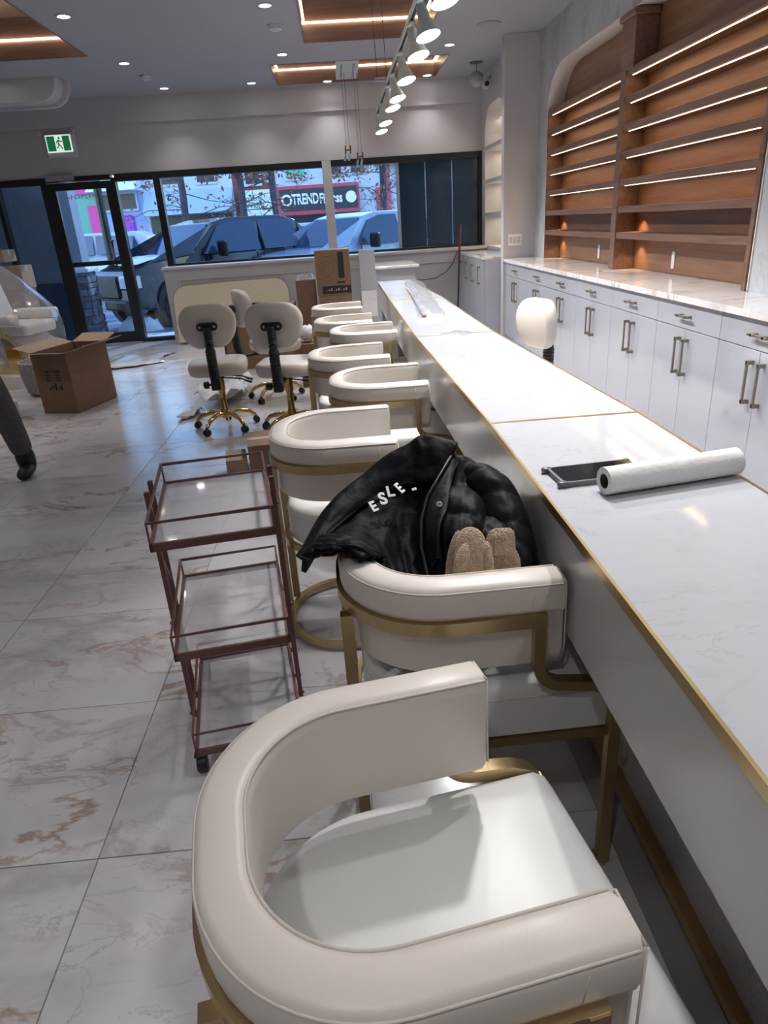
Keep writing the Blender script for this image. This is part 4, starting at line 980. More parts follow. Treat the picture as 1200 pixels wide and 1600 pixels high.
for x in (-.39, .37): bm = nb(); box(bm, x, x+.02, -.22, .22, 0.0, .60); obj('side_panel', bm, 'cardboard', dk)
bm = nb(); box(bm, -.05, .045, -.03, .03, 0, .035, bev=.005); tag(obj('tape_dispenser', bm, 'black_plastic', None, loc=(-.93,7.6,.646)), 'small black object on the low brown table', 'dispenser')
s1 = carton('small taped cardboard box on the floor behind the trolley, taller one', -.665, -.43, 3.93, 4.25, 0, .205, rz=.12)
s2 = carton('small cardboard box on the floor behind the trolley, lower left one', -.80, -.675, 3.90, 4.12, 0, .13, 'cardboard_light', rz=.15)
# open box near the entrance
ob = thing('open_carton', 'large open cardboard box with printed side by the entrance', 'box', (-2.50, 6.33, 0), math.radians(-16)); w, dd, h = .36, .60, .53
w = .35
for a, nm in (((-w/2,w/2,-dd/2,-dd/2+.006,0,h),'side_panel'),((-w/2,w/2,dd/2-.006,dd/2,0,h),'side_panel'),((-w/2,-w/2+.006,-dd/2+.006,dd/2-.006,0,h),'side_panel'),((w/2-.006,w/2,-dd/2+.006,dd/2-.006,0,h),'side_panel'),((-w/2,w/2,-dd/2,dd/2,0.0,.006),'base_panel')):
    bm = nb(); box(bm, *a); obj(nm, bm, 'cardboard', ob)
def flap(p0, p1, outv, L2, m='cardboard_light'):
    p0, p1, ov = Vector(p0), Vector(p1), Vector(outv).normalized()
    bm = nb(); q = [p0, p1, p1+ov*L2, p0+ov*L2]; nrm = (p1-p0).cross(ov).normalized()*.005
    V = [bm.verts.new(v) for v in q]+[bm.verts.new(v+nrm) for v in q]
    for f_ in ((0,1,2,3),(4,7,6,5),(0,4,5,1),(1,5,6,2),(2,6,7,3),(3,7,4,0)): bm.faces.new([V[i] for i in f_])
    obj('flap', bm, m, ob)
flap((-w/2,-dd/2,h),(w/2,-dd/2,h),(0,-1,.15),.14); flap((-w/2,dd/2,h),(w/2,dd/2,h),(.1,1,.35),.17)
flap((-w/2,-dd/2,h),(-w/2,dd/2,h),(-1,0,.28),.17); flap((w/2,-dd/2,h),(w/2,dd/2,h),(1,.2,.30),.17)
for k in range(4): stamp(ob, 'box_print', (-.07,-.03,-dd/2-.0012,-dd/2-.0002,.36-.022*k,.368-.022*k), (.03,.075,-dd/2-.0012,-dd/2-.0002,.36-.022*k,.368-.022*k))
for k, x in enumerate((-.06,-.03,.0,.03,.055)): stamp(ob, 'box_print', (x,x+.018,-dd/2-.0012,-dd/2-.0002,.21+.012*(k%2),.232+.02*(k%3)))
stamp(ob, 'box_print', (-.075,.08,-dd/2-.0012,-dd/2-.0002,.375,.382))
# stacked boxes at far left
k = 0
for (x0,x1,y0,y1,z0,z1) in ((-4.45,-3.93,8.9,9.3,0,.46),(-4.45,-3.90,8.9,9.3,.461,.90),(-4.32,-3.86,8.9,9.25,.901,1.17),(-4.60,-4.35,8.9,9.25,.901,1.22),(-4.42,-4.02,8.9,9.25,1.221,1.36)):
    carton(['cardboard box at the bottom of the left wall stack','wide cardboard box second from bottom in the left stack','taped cardboard box third up in the left stack','narrow cardboard box beside the third one in the left stack','small flat box on top of the left stack'][k], x0,x1,y0,y1,z0,z1, 'cardboard' if k%2 else 'cardboard_light', group='boxes stacked at far left'); k += 1
# packing sheets on the floor
def sheet(label, pts, m, amp, name='packing_sheet', z=.004, cat='packing material'):
    bm = nb(); rows = [[(x, y, z+abs(rnd.uniform(0, amp))) for x, y in r] for r in pts]; grid(bm, rows)
    bmesh.ops.subdivide_edges(bm, edges=bm.edges, cuts=3, use_grid_fill=True)
    for v in bm.verts: v.co.z = max(.003, v.co.z+rnd.uniform(-amp*.3, amp*.5))
    o = obj(name, bm, m, None, 30, mods=[dict(type='SOLIDIFY', thickness=.002, offset=1)]); return tag(o, label, cat)
sheet('white foam packing sheet heaped behind the salon stools', [[(-1.35,5.85),(-1.2,5.75),(-.96,5.8)],[(-1.3,6.2),(-1.15,6.1),(-.95,6.15)],[(-1.25,6.6),(-1.1,6.55),(-.93,6.6)]], 'cloth_white', .13)
sheet('flat brown paper sheet on the floor by the door', [[(-2.9,8.0),(-2.5,8.1),(-2.2,8.3)],[(-2.95,8.5),(-2.5,8.6),(-2.3,8.7)],[(-2.8,8.9),(-2.5,9.0),(-2.2,9.0)]], 'packing_tape', .03)
sheet('crumpled white packing foam on floor behind left stool base', [[(-1.45,5.5),(-1.4,5.45),(-1.3,5.5)],[(-1.43,5.6),(-1.35,5.57),(-1.25,5.6)],[(-1.42,5.72),(-1.35,5.72),(-1.25,5.72)]], 'cloth_white', .05)
# white cloth over dark box between stools and chairs
bb = carton('narrow cardboard box with white bag between stools and chairs', -.44, -.27, 6.35, 6.65, 0, .40, tape=False)
bm = nb(); ell(bm, (-.355,6.48,.485), (.085,.09,.070), 16)
for v in bm.verts: v.co += Vector((rnd.uniform(-.012,.012), rnd.uniform(-.012,.012), rnd.uniform(-.012,.012)))
tag(obj('cloth_bundle', bm, 'cloth_white', None, 180), 'white crumpled bag on the narrow cardboard box', 'bag')
# foam panel leaning under the window
bm = nb(); pts = [(-2.30,.03),(-.74,.03),(-.74,.60)]+arc(-.92,.60,.18,.17,0,90,8)+[(-1.5,.765),(-2.1,.75)]+arc(-2.12,.57,.18,.18,90,180,8)
prism(bm, pts, 0, .05, 'y')
for v in bm.verts: v.co.y += 9.62+v.co.z*.2
tag(obj('foam_panel', bm, 'foam_cream', None, 40), 'cream rounded upholstered panel leaning under the window', 'panel')
# reception slab and desk
rd = thing('reception_desk', 'white reception desk with veined marble side behind the bar end', 'desk', (0,0,0))
bm = nb(); box(bm, .205, .372, 7.60, 7.66, 0, 1.135, bev=.002); obj('tall_panel', bm, 'gloss_white', rd)
bm = nb(); box(bm, .207, .370, 7.594, 7.60, .45, .72); obj('marble_inset', bm, 'counter_marble', rd)
bm = nb(); box(bm, .374, .90, 8.55, 9.45, 0, .87); obj('body', bm, 'gloss_white', rd)
bm = nb(); box(bm, .36, .945, 8.50, 9.50, .872, .90, bev=.003); obj('stone_top', bm, 'counter_marble', rd)
bm = nb(); box(bm, .374, .39, 7.66, 8.55, 0, .87); obj('side_panel', bm, 'gloss_white', rd)
# mop and cable
bm = nb(); tube(bm, [(1.43,8.78,.015),(1.527,9.0,1.247)], .011, 8); mp_ = tag(obj('broom', bm, 'black_plastic'), 'thin dark red handled broom standing by the niche cabinet', 'broom')
bm = nb(); tube(bm, [(1.497,8.935,.90),(1.532,9.012,1.30)], .014, 8); obj('grip', bm, 'red_stick', mp_)
bm = nb(); box(bm, 1.33, 1.53, 8.73, 8.82, .001, .035, bev=.008); obj('head', bm, 'black_plastic', mp_)
bm = nb(); tube(bm, [(1.62,9.80,.955),(1.55,9.80,.80),(1.46,9.80,.70),(1.30,9.80,.625),(1.12,9.80,.615),(.96,9.80,.63)], .006, 6); tag(obj('power_cable', bm, 'cable', None, 60), 'black cable sagging along the half wall right of the desk', 'cable')

# ================================================================== PEDICURE CHAIRS IN WRAP
def pedi(label, loc, rz):
    t = thing('pedicure_chair', label, 'chair', loc, rz, 'wrapped cream pedicure chairs')
    bm = nb(); prism(bm, rrect(-.36,.36,-.42,.42,.2), .0005, .13); obj('plinth', bm, 'leather', t, 40)
    bm = nb(); pts = [(-.30,.131),(.30,.131),(.24,.42),(.10,.52),(-.28,.52)]; prism(bm, pts, -.26, .26, 'y'); obj('base', bm, 'leather', t)
    for s in (-1, 1):
        bm = nb(); pts = [(-.22,.15),(.20,.15)]+arc(-.02,.15,.22,.36,0,120,10)[1:]; prism(bm, pts, s*.262-.004, s*.262+.004, 'y'); obj('mirror_panel', bm, 'gold_polished', t)
        bm = nb(); tube(bm, [(.22,s*.285,.14),(.20,s*.285,.40),(.08,s*.285,.55)], .012, 8); obj('gold_trim', bm, 'gold_polished', t, 60)
        bm = nb(); box(bm, -.24, .28, s*.33-.055, s*.33+.055, .64, .75, bev=.045, seg=3); obj('armrest', bm, 'leather', t, 60)
        bm = nb(); box(bm, -.05, .05, s*.32-.02, s*.32+.02, .52, .65); obj('arm_post', bm, 'gold_polished', t)
    bm = nb(); box(bm, -.27, .30, -.26, .26, .52, .64, bev=.05, seg=3); obj('seat', bm, 'leather', t, 60)
    bm = nb(); box(bm, -.09, .09, -.27, .27, -.32, .32, bev=.07, rot=Matrix.Rotation(math.radians(-14),3,'Y'), seg=3)
    for v in bm.verts: v.co += Vector((-.32,0,.86))
    obj('backrest', bm, 'leather', t, 60)
    bm = nb(); box(bm, -.06, .06, -.17, .17, -.075, .075, bev=.05, rot=Matrix.Rotation(math.radians(-14),3,'Y'), seg=3)
    for v in bm.verts: v.co += Vector((-.33,0,1.20))
    obj('headrest', bm, 'leather', t, 60)
    bm = nb(); rings = []
    for (rx, ry, z, cx) in ((.46,.50,.42,0),(.48,.50,.60,0),(.45,.47,.78,-.04),(.36,.40,.98,-.18),(.26,.32,1.18,-.28),(.10,.12,1.32,-.33)):
        rings.append([bm.verts.new((cx+rx*math.cos(2*PI*i/26)*(1+rnd.uniform(-.07,.07)), ry*math.sin(2*PI*i/26)*(1+rnd.uniform(-.07,.07)), z+rnd.uniform(-.03,.03))) for i in range(26)])
    for a, b in zip(rings, rings[1:]):
        for i in range(26): bm.faces.new((a[i], a[(i+1)%26], b[(i+1)%26], b[i]))
    obj('plastic_cover', bm, 'plastic_wrap', t, 180, mods=[dict(type='SUBSURF', levels=1, render_levels=1)])
    return t
pd = pedi('plastic wrapped cream pedicure chair behind the person, nearer one', (-3.42, 5.95, 0), math.radians(-32))
pd2 = dup(pd, (-3.55, 7.75, 0), math.radians(-15), 'plastic wrapped cream pedicure chair farther back near the left glazing')
pd3 = dup(pd, (-4.55, 6.6, 0), math.radians(-25), 'plastic wrapped cream pedicure chair at the left edge')
o = tag(obj('sink_bowl', (lambda bm: (lathe(bm, [(.20,.001),(.25,.03),(.28,.20),(.28,.33),(.26,.33),(.24,.20)], 24, (0,0,0), cap=True), bm)[1])(nb()), 'grey_gravel', None, 50, loc=(-3.02,7.05,0)), 'round grey speckled basin behind the open carton', 'basin')

# ================================================================== PERSON AT LEFT EDGE
def person():
    t = thing('person', 'person in grey jeans and dark boots standing at the left edge', 'person', (0,0,0))
    def skin(name, verts, edges, radii, m, root=0, sub=2):
        me = bpy.data.meshes.new(name); me.from_pydata([Vector(v) for v in verts], edges, []); me.materials.append(MT[m])
        o = bpy.data.objects.new(name, me); C.objects.link(o); o.parent = t
        q = o.modifiers.new('skin', 'SKIN'); q.use_smooth_shade = True
        for i, r_ in enumerate(radii):
            sv = me.skin_vertices[0].data[i]; sv.radius = (r_, r_) if not isinstance(r_, tuple) else r_; sv.use_root = (i == root)
        s = o.modifiers.new('sub', 'SUBSURF'); s.levels = s.render_levels = sub; return o
    X = -2.42; Y = 4.28
    skin('body', [(X,Y,.98),(X-.01,Y,1.12),(X-.015,Y+.01,1.30),(X-.02,Y+.01,1.44),(X-.02,Y-.005,1.53),(X-.02,Y-.02,1.63),(X-.02,Y-.02,1.72),
        (X+.17,Y+.01,1.42),(X+.19,Y-.03,1.15),(X+.12,Y-.20,.98),(X-.20,Y+.01,1.42),(X-.24,Y-.02,1.15),(X-.20,Y-.18,.97)],
        [(0,1),(1,2),(2,3),(3,4),(4,5),(5,6),(3,7),(7,8),(8,9),(3,10),(10,11),(11,12)], [.13,.135,.15,.12,.055,.085,.075,.06,.045,.035,.06,.045,.035], 'skin')
    skin('sweater', [(X,Y,.96),(X-.01,Y,1.12),(X-.015,Y+.01,1.30),(X-.02,Y+.01,1.43),(X+.17,Y+.01,1.42),(X+.19,Y-.03,1.15),(X+.135,Y-.17,1.00),(X-.20,Y+.01,1.42),(X-.24,Y-.02,1.15),(X-.215,Y-.15,1.0)],
        [(0,1),(1,2),(2,3),(3,4),(4,5),(5,6),(3,7),(7,8),(8,9)], [.155,.155,.17,.14,.08,.062,.05,.08,.062,.05], 'sweater')
    skin('jeans', [(X,Y,.97),(X+.10,Y,.90),(X+.215,Y+.02,.50),(X+.245,Y+.06,.22),(X+.25,Y+.07,.13),(X-.10,Y,.90),(X-.16,Y+.05,.50),(X-.17,Y+.15,.12)],
        [(0,1),(1,2),(2,3),(3,4),(0,5),(5,6),(6,7)], [.14,.115,.088,.074,.070,.115,.085,.064], 'jeans_grey')
    for bx, by in ((X+.252, Y+.06), (X-.165, Y+.14)):
        skin('boot', [(bx,by+.01,.20),(bx,by+.015,.08),(bx+.005,by+.01,.045),(bx+.015,by-.07,.042),(bx+.025,by-.15,.034)], [(0,1),(1,2),(2,3),(3,4)], [.070,.064,.052,(.056,.042),(.046,.034)], 'boot_dark')
    for s, hx, hy in ((1, X+.12, Y-.20), (-1, X-.20, Y-.18)):
        vs, es, rs = [(hx,hy,.98),(hx,hy-.05,.95)], [(0,1)], [.026,.030]
        for k in range(4):
            b0 = len(vs); ox = (-.030+.020*k); L3 = (.030,.036,.038,.034)[k]
            vs += [(hx+ox,hy-.085,.935),(hx+ox,hy-.085-L3,.925),(hx+ox,hy-.085-L3*1.6,.905)]; es += [(1,b0),(b0,b0+1),(b0+1,b0+2)]; rs += [.010,.0085,.0075]
        b0 = len(vs); vs += [(hx-s*.04,hy-.045,.94),(hx-s*.055,hy-.075,.925)]; es += [(0,b0),(b0,b0+1)]; rs += [.011,.009]
        skin('hand', vs, es, rs, 'skin')
    bm = nb(); ell(bm, (X-.02,Y-.03,1.68), (.078,.098,.115), 20); ell(bm, (X-.02,Y-.132,1.665), (.014,.02,.022), 8); ell(bm, (X-.10,Y-.02,1.67), (.010,.018,.03), 8); ell(bm, (X+.06,Y-.02,1.67), (.010,.018,.03), 8); obj('head', bm, 'skin', t, 180)
    bm = nb(); ell(bm, (X-.02,Y+.0,1.705), (.088,.105,.11), 18); obj('hair', bm, 'hair', t, 180)
    for s in (-1, 1):
        bm = nb(); ell(bm, (X-.02+s*.03,Y-.122,1.69), (.012,.008,.007), 8); obj('eye', bm, 'print_white', t, 180)
    bm = nb(); ell(bm, (X-.02,Y-.122,1.625), (.024,.008,.006), 8); obj('mouth', bm, 'pink_paint', t, 180)
person()

# ================================================================== OUTSIDE
bm = nb(); box(bm, -26, 26, YF+.16, 12.3, -.2, -.06); struct('sidewalk', bm, 'asphalt', 'snowy concrete sidewalk outside the shopfront', 'sidewalk')
bm = nb(); box(bm, -40, 40, 12.3, 60, -.3, -.14); struct('street', bm, 'asphalt', 'wet dark street outside the shopfront', 'street')
bm = nb(); box(bm, XL-8, XR+8, YF+.22, YF+.40, CEIL+.12, 8.0); box(bm, XL-8, XL-.2, YF+.22, YF+.40, -.2, CEIL+.12); box(bm, XR+.2, XR+8, YF+.22, YF+.40, -.2, CEIL+.12)  # unseen shop facade, added to keep horizon sky out of the truck reflections
struct('wall_facade', bm, 'ext_bluegrey', 'unseen blue grey shop facade above the windows, added to block the low sky')
def snowpatch(label, cx, cy, rx, ry, h, z0=-.06):
    bm = nb(); n_ = 22; m_ = 6; rings = []
    from mathutils import noise as mn
    for j in range(m_+1):
        s = 1-j/m_; rings.append([bm.verts.new((cx+rx*s*math.cos(2*PI*i/n_)*(1+.18*mn.noise(Vector((i*.7,j*.3,cx)))), cy+ry*s*math.sin(2*PI*i/n_)*(1+.2*mn.noise(Vector((i*.9,2,cy)))), z0+.002+h*math.sqrt(max(0,1-s*s))*(1+.5*mn.noise(Vector((i*.8,j*.9,cx*3)))))) for i in range(n_)])
    for a, b in zip(rings, rings[1:]):
        for i in range(n_): bm.faces.new((a[i], a[(i+1)%n_], b[(i+1)%n_], b[i]))
    return tag(obj('snow_bank', bm, 'snow', None, 180), label, 'snow', 'snow on the sidewalk')
snowpatch('flat snow patch across the sidewalk outside the door', -3.0, 11.05, 1.0, .38, .04)
snowpatch('lumpy snow bank beside the stone pillar base', -3.45, 11.95, .36, .22, .24)
snowpatch('snow bank in front of the dark pickup bumper', -2.2, 12.05, .5, .22, .20)
snowpatch('long snow ridge along the kerb under the window', .6, 11.4, 1.9, .4, .12)
# stone pillar outside the door
pc = thing('stone_pillar', 'blue grey pillar with rough stone base outside the door', 'pillar', (-4.28, 11.75, -.06))
bm = nb(); box(bm, -.20, .22, -.12, .22, 1.06, 3.4); obj('shaft', bm, 'ext_light', pc)
bm = nb(); box(bm, -.30, .31, -.22, .30, 1.0, 1.06, bev=.01); box(bm, -.24, .26, -.16, .26, 1.06, 1.09); obj('cap_stone', bm, 'snow', pc)
bm = nb(); box(bm, -.22, .24, -.14, .24, 0, 1.0); obj('core', bm, 'stone_b', pc)
z = .0; i = 0
while z < .97:
    hgt = rnd.uniform(.075, .13); hgt = min(hgt, 1.0-z)
    for (face, a0, a1) in (('f', -.25, .27), ('r', -.14, .25)):
        x = a0
        while x < a1-.01:
            w_ = min(rnd.uniform(.09, .19), a1-x); bm = nb(); p_ = rnd.uniform(.012, .045)
            if face == 'f': box(bm, x+.004, x+w_-.004, -.14-p_, -.13, z+.004, z+hgt-.004, bev=.008)
            else: box(bm, .23, .24+p_, x+.004, x+w_-.004, z+.004, z+hgt-.004, bev=.008)
            for v in bm.verts: v.co += Vector((rnd.uniform(-.004,.004),)*3)
            obj('stone', bm, 'stone_a' if rnd.random() < .7 else 'stone_b', pc); x += w_
    z += hgt
bm = nb(); box(bm, -5.6, -4.02, 10.62, 10.8, .0-.06, 3.2); box(bm, -4.6,-4.5,10.6,10.62,-.06,3.2); pw = struct('wall_outside', bm, 'ext_bluegrey', 'blue grey exterior wall beside the entrance')
bm = nb(); box(bm, -5.6, -4.0, 10.585, 10.62, -.06, .86); obj('lower_cladding', bm, 'ext_navy', pw)
bm = nb(); box(bm, -4.75, -4.42, 11.1, 11.3, .9, 3.2); obj('column', bm, 'brown_seat', pw)
# vehicles
def vehicle(name, label, loc, rz, sc, paint, kind='truck', cat='truck', simple=False):
    t = thing(name, label, cat, loc, rz); t.scale = (sc, sc, sc)
    H = 1.0
    if kind == 'truck':
        prof = [(-2.9,.55),(-2.9,1.22),(-1.15,1.24),(-1.1,1.80),(-.7,1.90),(.55,1.90),(.95,1.82),(1.55,1.28),(2.45,1.20),(2.85,1.10),(2.9,.95),(2.92,.50),(2.6,.42),(-2.7,.42)]
        wx = (-1.75, 1.95); glass = [(-1.02,1.28),(-.98,1.76),(-.62,1.83),(-.12,1.83),(-.12,1.28)]; glass2 = [(-.02,1.28),(-.02,1.83),(.5,1.83),(.86,1.74),(1.30,1.28)]
    else:
        prof = [(-2.3,.5),(-2.35,1.0),(-2.1,1.55),(-1.7,1.72),(.3,1.74),(.7,1.66),(1.3,1.12),(2.2,.98),(2.4,.80),(2.42,.40),(-2.2,.36)]
        wx = (-1.45, 1.5); glass = [(-1.9,1.10),(-1.7,1.58),(-.5,1.66),(-.5,1.10)]; glass2 = [(-.4,1.10),(-.4,1.66),(.3,1.66),(.62,1.58),(1.1,1.10)]
    hwid = .98; bm = nb(); V = []
    beltz = 1.2 if kind == 'truck' else 1.08
    def yy(z, s): return s*(hwid if z <= beltz+.05 else hwid-(z-beltz)*.36)
    lo = [bm.verts.new((x, yy(z,-1), z)) for x, z in prof]; hi = [bm.verts.new((x, yy(z,1), z)) for x, z in prof]; n_ = len(prof)
    for i in range(n_): bm.faces.new((lo[i], lo[(i+1)%n_], hi[(i+1)%n_], hi[i]))
    c1 = bmesh.ops.triangulate(bm, faces=[bm.faces.new(lo[::-1]), bm.faces.new(hi)])
    bd = obj('body', bm, paint, t, mods=[dict(type='BEVEL', width=.05, segments=3, angle_limit=math.radians(25))])
    for s in (-1, 1):
        for g in (glass, glass2):
            bm = nb(); a = [bm.verts.new((x, yy(z, s)+s*.006, z)) for x, z in g]; b = [bm.verts.new((x, yy(z, s)-s*.05, z)) for x, z in g]
            bm.faces.new(a); bm.faces.new(b[::-1])
            for i in range(len(g)): bm.faces.new((a[i], a[(i+1)%len(g)], b[(i+1)%len(g)], b[i]))
            obj('side_window', bm, 'car_glass', bd)
        bm = nb(); box(bm, wx[1]-1.0 if kind=='truck' else .75, (wx[1]-1.0 if kind=='truck' else .75)+.10, s*1.12-.13, s*1.12+.13, beltz+.02, beltz+.30 if kind=='truck' else beltz+.22, bev=.03); obj('side_mirror', bm, 'black_plastic', bd)
        if kind == 'truck':
            for x in (-.92, .02): bm = nb(); box(bm, x, x+.24, s*.985-.025, s*.985+.03, 1.10, 1.15, bev=.01); obj('door_handle', bm, 'black_plastic', bd)
            for x in (-1.08, -.07, 1.25): bm = nb(); box(bm, x, x+.012, s*.972-.01, s*.972+.012, .55, 1.27); obj('door_seam', bm, 'black_plastic', bd)
        for x in wx:
            bm = nb(); lathe(bm, [(.25,-.12),(.40,-.12),(.42,-.06),(.42,.10),(.38,.14),(.24,.14)], 24, (x, s*.88, .42), 'y'); wh = obj('wheel', bm, 'tyre', t, 40)
            bm = nb(); lathe(bm, [(.23,-.145),(.25,.145)], 16, (x, s*.88, .42), 'y'); obj('rim', bm, 'chrome', wh, 40)
            bm = nb(); lathe(bm, [(.50,-.115),(.50,.115)], 24, (x, s*.88, .44), 'y'); obj('wheel_arch', bm, 'black_plastic', bd)
    # windscreen slab
    (xa, za), (xb, zb) = ((.97,1.80),(1.55,1.29)) if kind == 'truck' else ((.72,1.64),(1.3,1.13))
    bm = nb(); ya, yb = yy(za,1)-.08, yy(zb,1)-.10
    q = [(xa+.03,-ya,za),(xa+.03,ya,za),(xb+.02,yb,zb),(xb+.02,-yb,zb)]; a = [bm.verts.new(p) for p in q]; b = [bm.verts.new((p[0]-.08,p[1],p[2]-.05)) for p in q]
    bm.faces.new(a); bm.faces.new(b[::-1])
    for i in range(4): bm.faces.new((a[i],a[(i+1)%4],b[(i+1)%4],b[i]))
    obj('windscreen', bm, 'car_glass', bd)
    xf = 2.93 if kind == 'truck' else 2.43; zt = 1.05 if kind == 'truck' else .84
    bm = nb(); box(bm, xf-.06, xf+.02, -.55, .55, zt-.42, zt-.02, bev=.03); obj('grille', bm, 'black_plastic', bd)
    for s in (-1, 1): bm = nb(); box(bm, xf-.25, xf+.01, s*.80-.20, s*.80+.20, zt-.26, zt-.02, bev=.03); obj('headlight', bm, 'chrome', bd)
    bm = nb(); box(bm, xf-.10, xf+.12, -.95, .95, .44, .62, bev=.04); obj('bumper', bm, 'black_plastic', bd)
    bm = nb(); box(bm, xf+.12, xf+.13, -.16, .16, .46, .60); obj('licence_plate', bm, 'sign_pale', bd)
    return t, bd
ang = math.atan2(-2.95, -1.92)
tr1, bd = vehicle('pickup_truck', 'dark navy pickup truck parked outside, nose towards the door', (-2.05, 14.25, -.13), math.atan2(-2.3,-2.5), .93, 'truck_navy')
bm = nb(); n_ = 12
rows = [[(1.62+1.15*i/8, -.8+1.6*j/8, 1.275-.085*i/8+.02*math.sin(i*1.3+j)+.02) for j in range(9)] for i in range(9)]; grid(bm, rows); obj('hood_snow', bm, 'snow', bd, 180)
tr2, bd = vehicle('pickup_truck', 'pale icy blue pickup truck parked outside right of the navy one', (.66, 14.6, -.13), math.atan2(-2.3,-2.5), .90, 'truck_blue')
vehicle('parked_van', 'white snowy van across the street behind the door glass', (-8.2, 24.5, -.13), PI, 1.0, 'car_white', 'car', 'car')
vehicle('parked_car', 'white car with snow on its roof behind the navy truck', (-12.2, 27.5, -.13), .1, 1.0, 'car_white', 'car', 'car')
vehicle('parked_car', 'snow covered car between the two pickup trucks', (-2.2, 26.0, -.13), PI, .95, 'car_white', 'car', 'car')
# trees with dry leaves
def tree(label, x, y, h, lean=0, n=2200, spread=2.0, zlo=1.9, zhi=5.5):
    t = thing('street_tree', label, 'tree', (x, y, -.14), 0, 'street trees with dry leaves')
    bm = nb(); tube(bm, [(0,0,0),(lean*.3,0,1.2),(lean,0,2.4),(lean*1.1,.1,h)], [.13,.11,.10,.05], 10); tr = obj('trunk', bm, 'bark', t, 60)
    tips = []; bm = nb()
    for k in range(26):
        z0 = 1.9+rnd.random()*(h-2.2); a = rnd.uniform(0, 2*PI); L4 = rnd.uniform(.8, spread); dz = rnd.uniform(-.5, .9)
        p0 = Vector((lean, 0, z0)); p1 = p0+Vector((math.cos(a)*L4*.5, math.sin(a)*L4*.4, dz*.6)); p2 = p0+Vector((math.cos(a)*L4, math.sin(a)*L4*.7, dz*.7+rnd.uniform(-.4,.1)))
        tube(bm, [p0, p1, p2], [.016,.010,.004], 5); tips += [(p0, p1), (p1, p2), (p1, p2)]
        for q in range(3):
            s = p1.lerp(p2, rnd.random()); e2 = s+Vector((rnd.uniform(-.5,.5), rnd.uniform(-.4,.4), rnd.uniform(-.5,.3))); tube(bm, [s, e2], [.008,.003], 4); tips += [(s, e2)]*2
    o = obj('branches', bm, 'bark', t); o['kind'] = 'stuff'
    bm = nb()
    for k in range(n):
        a, b = rnd.choice(tips); c = a.lerp(b, rnd.random())+Vector((rnd.gauss(0,.12), rnd.gauss(0,.12), rnd.gauss(-.05,.13)))
        if c.z < 2.75 and rnd.random() < .88: continue
        s = rnd.uniform(.04, .085); u = Vector((rnd.uniform(-1,1), rnd.uniform(-1,1), rnd.uniform(-1,1))).normalized(); v = u.orthogonal().normalized()
        vs = [bm.verts.new(c+u*s), bm.verts.new(c+v*s*.5), bm.verts.new(c-u*s), bm.verts.new(c-v*s*.5+u.cross(v)*s*.3)]; bm.faces.new(vs)
    o = obj('leaves', bm, 'dry_leaf', t); o['kind'] = 'stuff'
tree('bare street tree with dry orange leaves left of the pale sign', -2.50, 20.2, 5.2, 0.02)
tree('bare street tree with dry orange leaves left of the dark shop sign', -1.60, 20.4, 5.4, -.05)
tree('bare street tree with dry leaves behind the right pickup', 1.35, 21.0, 5.2, .05, 2600, 2.3)
tree('leafy brown street tree at the left of the long window', -4.3, 21.0, 5.0, .1, 2000, 2.1)
# street buildings
BY = 42
def block(label, x0, x1, h, m, wins=(), y=BY, dep=6):
    t = thing('shop_building', label, 'building', (0, y, -.14)); bm = nb(); box(bm, x0, x1, 0, dep, 0, h); obj('wall', bm, m, t)
    for (a, b, c, d_, mm) in wins:
        bm = nb(); box(bm, a, b, -.10, -.001, c, d_); w_ = obj('window', bm, 'stucco', t)
        bm = nb(); box(bm, a+.12, b-.12, -.13, -.101, c+.12, d_-.12); obj('pane', bm, mm, w_)
    return t
t = block('brick storefront building with pale green sign', -5.6, -3.2, 7.5, 'brick_red', [(-4.95,-3.95,3.75,5.3,'shop_dark'),(-3.85,-3.3,3.9,5.3,'shop_dark')])
bm = nb(); box(bm, -5.3, -3.45, -.3, -.05, 2.0, 3.55); sg = obj('sign_board', bm, 'sign_pale', t)
for s_, x, z in (('Cozens', -4.62, 3.13), ('LLP', -3.95, 3.15), ('Wiens', -4.45, 2.76)): text(s_, .40 if s_ != 'LLP' else .3, 'sign_ink' if s_ != 'LLP' else 'stucco', 'lettering', sg, (x,-.31,z), (PI/2,0,0), .01)
bm = nb(); box(bm, -5.4, -3.3, -.1, -.02, .3, 1.85); obj('shop_window', bm, 'shop_dark', t)
t = block('storefront building with black and red gym sign', -3.2, 2.3, 7.5, 'stucco', [(-2.7,-1.4,3.9,5.4,'green_paint'),(-.6,.6,4.0,5.4,'shop_dark'),(.9,1.9,4.0,5.4,'shop_dark')])
bm = nb(); box(bm, -3.15, 1.40, -.5, -.05, 2.15, 3.62); sg = obj('sign_board', bm, 'sign_red', t)
bm = nb(); box(bm, -3.02, 1.28, -.55, -.5, 2.35, 3.45); fp = obj('sign_face', bm, 'sign_dark', t)
text('TREND', .74, 'print_white', 'lettering', fp, (-1.62,-.56,2.9), (PI/2,0,0), .01, bold=.02, sx=.62); text('Fitness', .70, 'print_white', 'lettering', fp, (-.20,-.56,2.88), (PI/2,0,0), .01, bold=.02, sx=.66)
for x in (-2.66, .93):
    bm = nb(); lathe(bm, [(.30,-.57),(.30,-.55)], 24, (x,0,2.9), 'y'); em = obj('round_emblem', bm, 'print_white', fp)
    if x < 0: bm = nb(); lathe(bm, [(.19,-.575),(.19,-.57),(.15,-.571)], 20, (x,0,2.9), 'y'); obj('emblem_ring', bm, 'sign_dark', em)
bm = nb(); box(bm, -3.0, 1.8, -.1, -.02, .2, 2.1); obj('shop_window', bm, 'shop_dark', t)
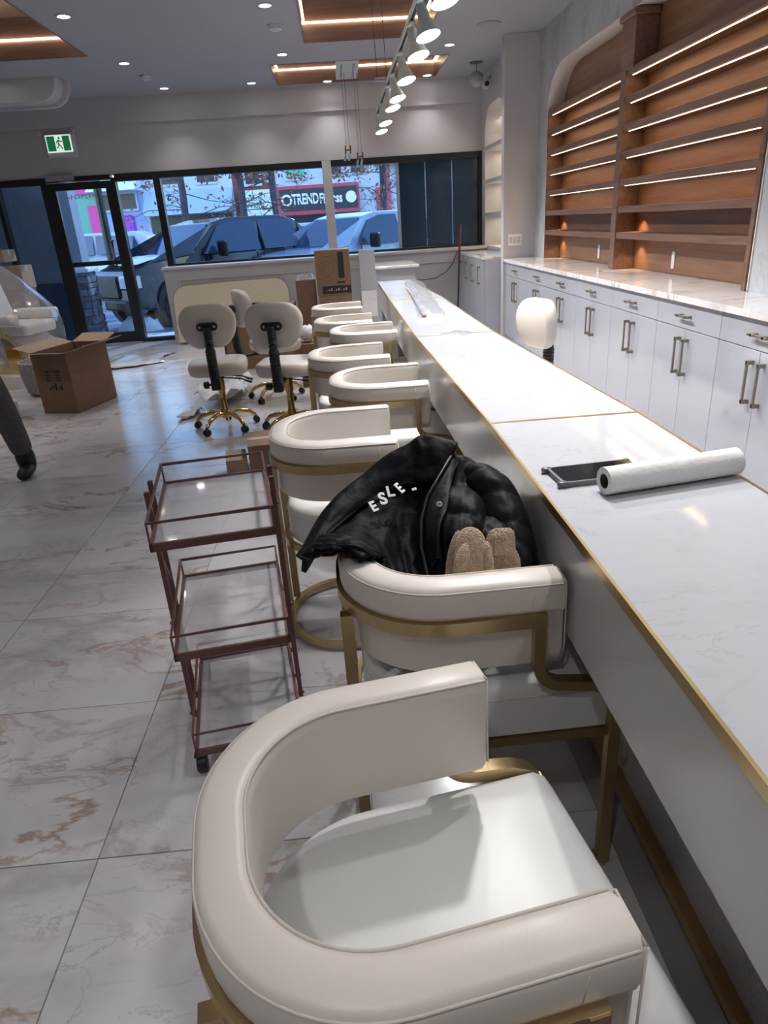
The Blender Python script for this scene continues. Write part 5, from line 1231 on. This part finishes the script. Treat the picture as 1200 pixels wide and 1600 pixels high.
t = block('pale storefront with red accents at the right of the window', 2.3, 9, 7.5, 'stucco', [(2.8,3.3,3.0,5.0,'sign_red'),(3.5,5.5,3.0,4.4,'stucco')])
bm = nb(); box(bm, 2.3, 9, -.6, -.02, 4.4, 4.8); obj('fascia', bm, 'green_paint', t); bm = nb(); box(bm, 2.35, 3.2, -.2, -.02, 1.9, 3.3); obj('red_panel', bm, 'sign_red', t)
t = block('storefront building with grey blue awning', -10.6, -5.6, 7.5, 'stucco', [(-9.8,-8.4,4.0,5.5,'shop_dark'),(-7.6,-6.4,4.0,5.5,'shop_dark')])
bm = nb(); prism(bm, [(-1.2,2.55),(0,2.55),(0,3.8)], -10.5, -5.65, 'x'); obj('awning', bm, 'awning_grey', t); bm = nb(); box(bm, -10.4, -5.8, -.1, -.02, .3, 2.5); obj('shop_window', bm, 'shop_dark', t)
t = block('lilac painted building with violet mural behind the sidelight', -13.2, -10.6, 5.0, 'lilac_wall', [(-12.9,-10.9,2.9,3.9,'shop_dark')])
bm = nb(); box(bm, -12.3, -11.3, -.12, -.02, 1.6, 2.7, bev=.1); obj('mural', bm, 'violet_paint', t); bm = nb(); prism(bm, [(-1.5,3.9),(0,3.9),(0,5.0)], -13.2, -10.6, 'x'); obj('snowy_roof', bm, 'snow', t)
t = block('green painted shop with pink trim behind the door glass', -15.2, -13.2, 7, 'green_paint'); bm = nb(); box(bm, -13.7, -13.2, -.12, -.02, 1.4, 3.3); obj('pink_panel', bm, 'pink_paint', t); bm = nb(); box(bm, -15.2,-13.2,-.14,-.02,3.9,5.2); obj('pink_fascia', bm, 'pink_paint', t); bm = nb(); box(bm, -15.2,-13.2,-.14,-.02,1.3,1.7); obj('blue_base', bm, 'blue_paint', t)
t = block('red brick building seen through the entrance door', -19.5, -15.2, 8, 'brick_red', [(-17.2,-15.5,2.4,3.4,'shop_dark'),(-17.2,-15.5,1.1,2.2,'shop_dark')])
block('long pale building at far left of the street', -34, -19.5, 6, 'car_white')
bm = nb(); tube(bm, [(-6.9,22.3,-.14),(-6.9,22.3,5)], .12, 10); tag(obj('street_lamp', bm, 'black_metal'), 'black street lamp post seen through the door', 'lamp post')
# gold lettering on the door glass
t = thing('door_lettering', 'small gold lettering across the top of the door glass', 'lettering', (-3.36, YF+.010, 1.945)); 
for k in range(11):
    h_ = (.05, .036, .05, .044, .036)[k % 5]
    bm = nb(); box(bm, -.26+k*.048, -.26+k*.048+.010, -.001, 0, -.025, -.025+h_); box(bm, -.26+k*.048+.010, -.26+k*.048+.034, -.001, 0, -.025+(k % 3)*.015, -.016+(k % 3)*.015); obj('letter_mark', bm, 'gold_letter', t)
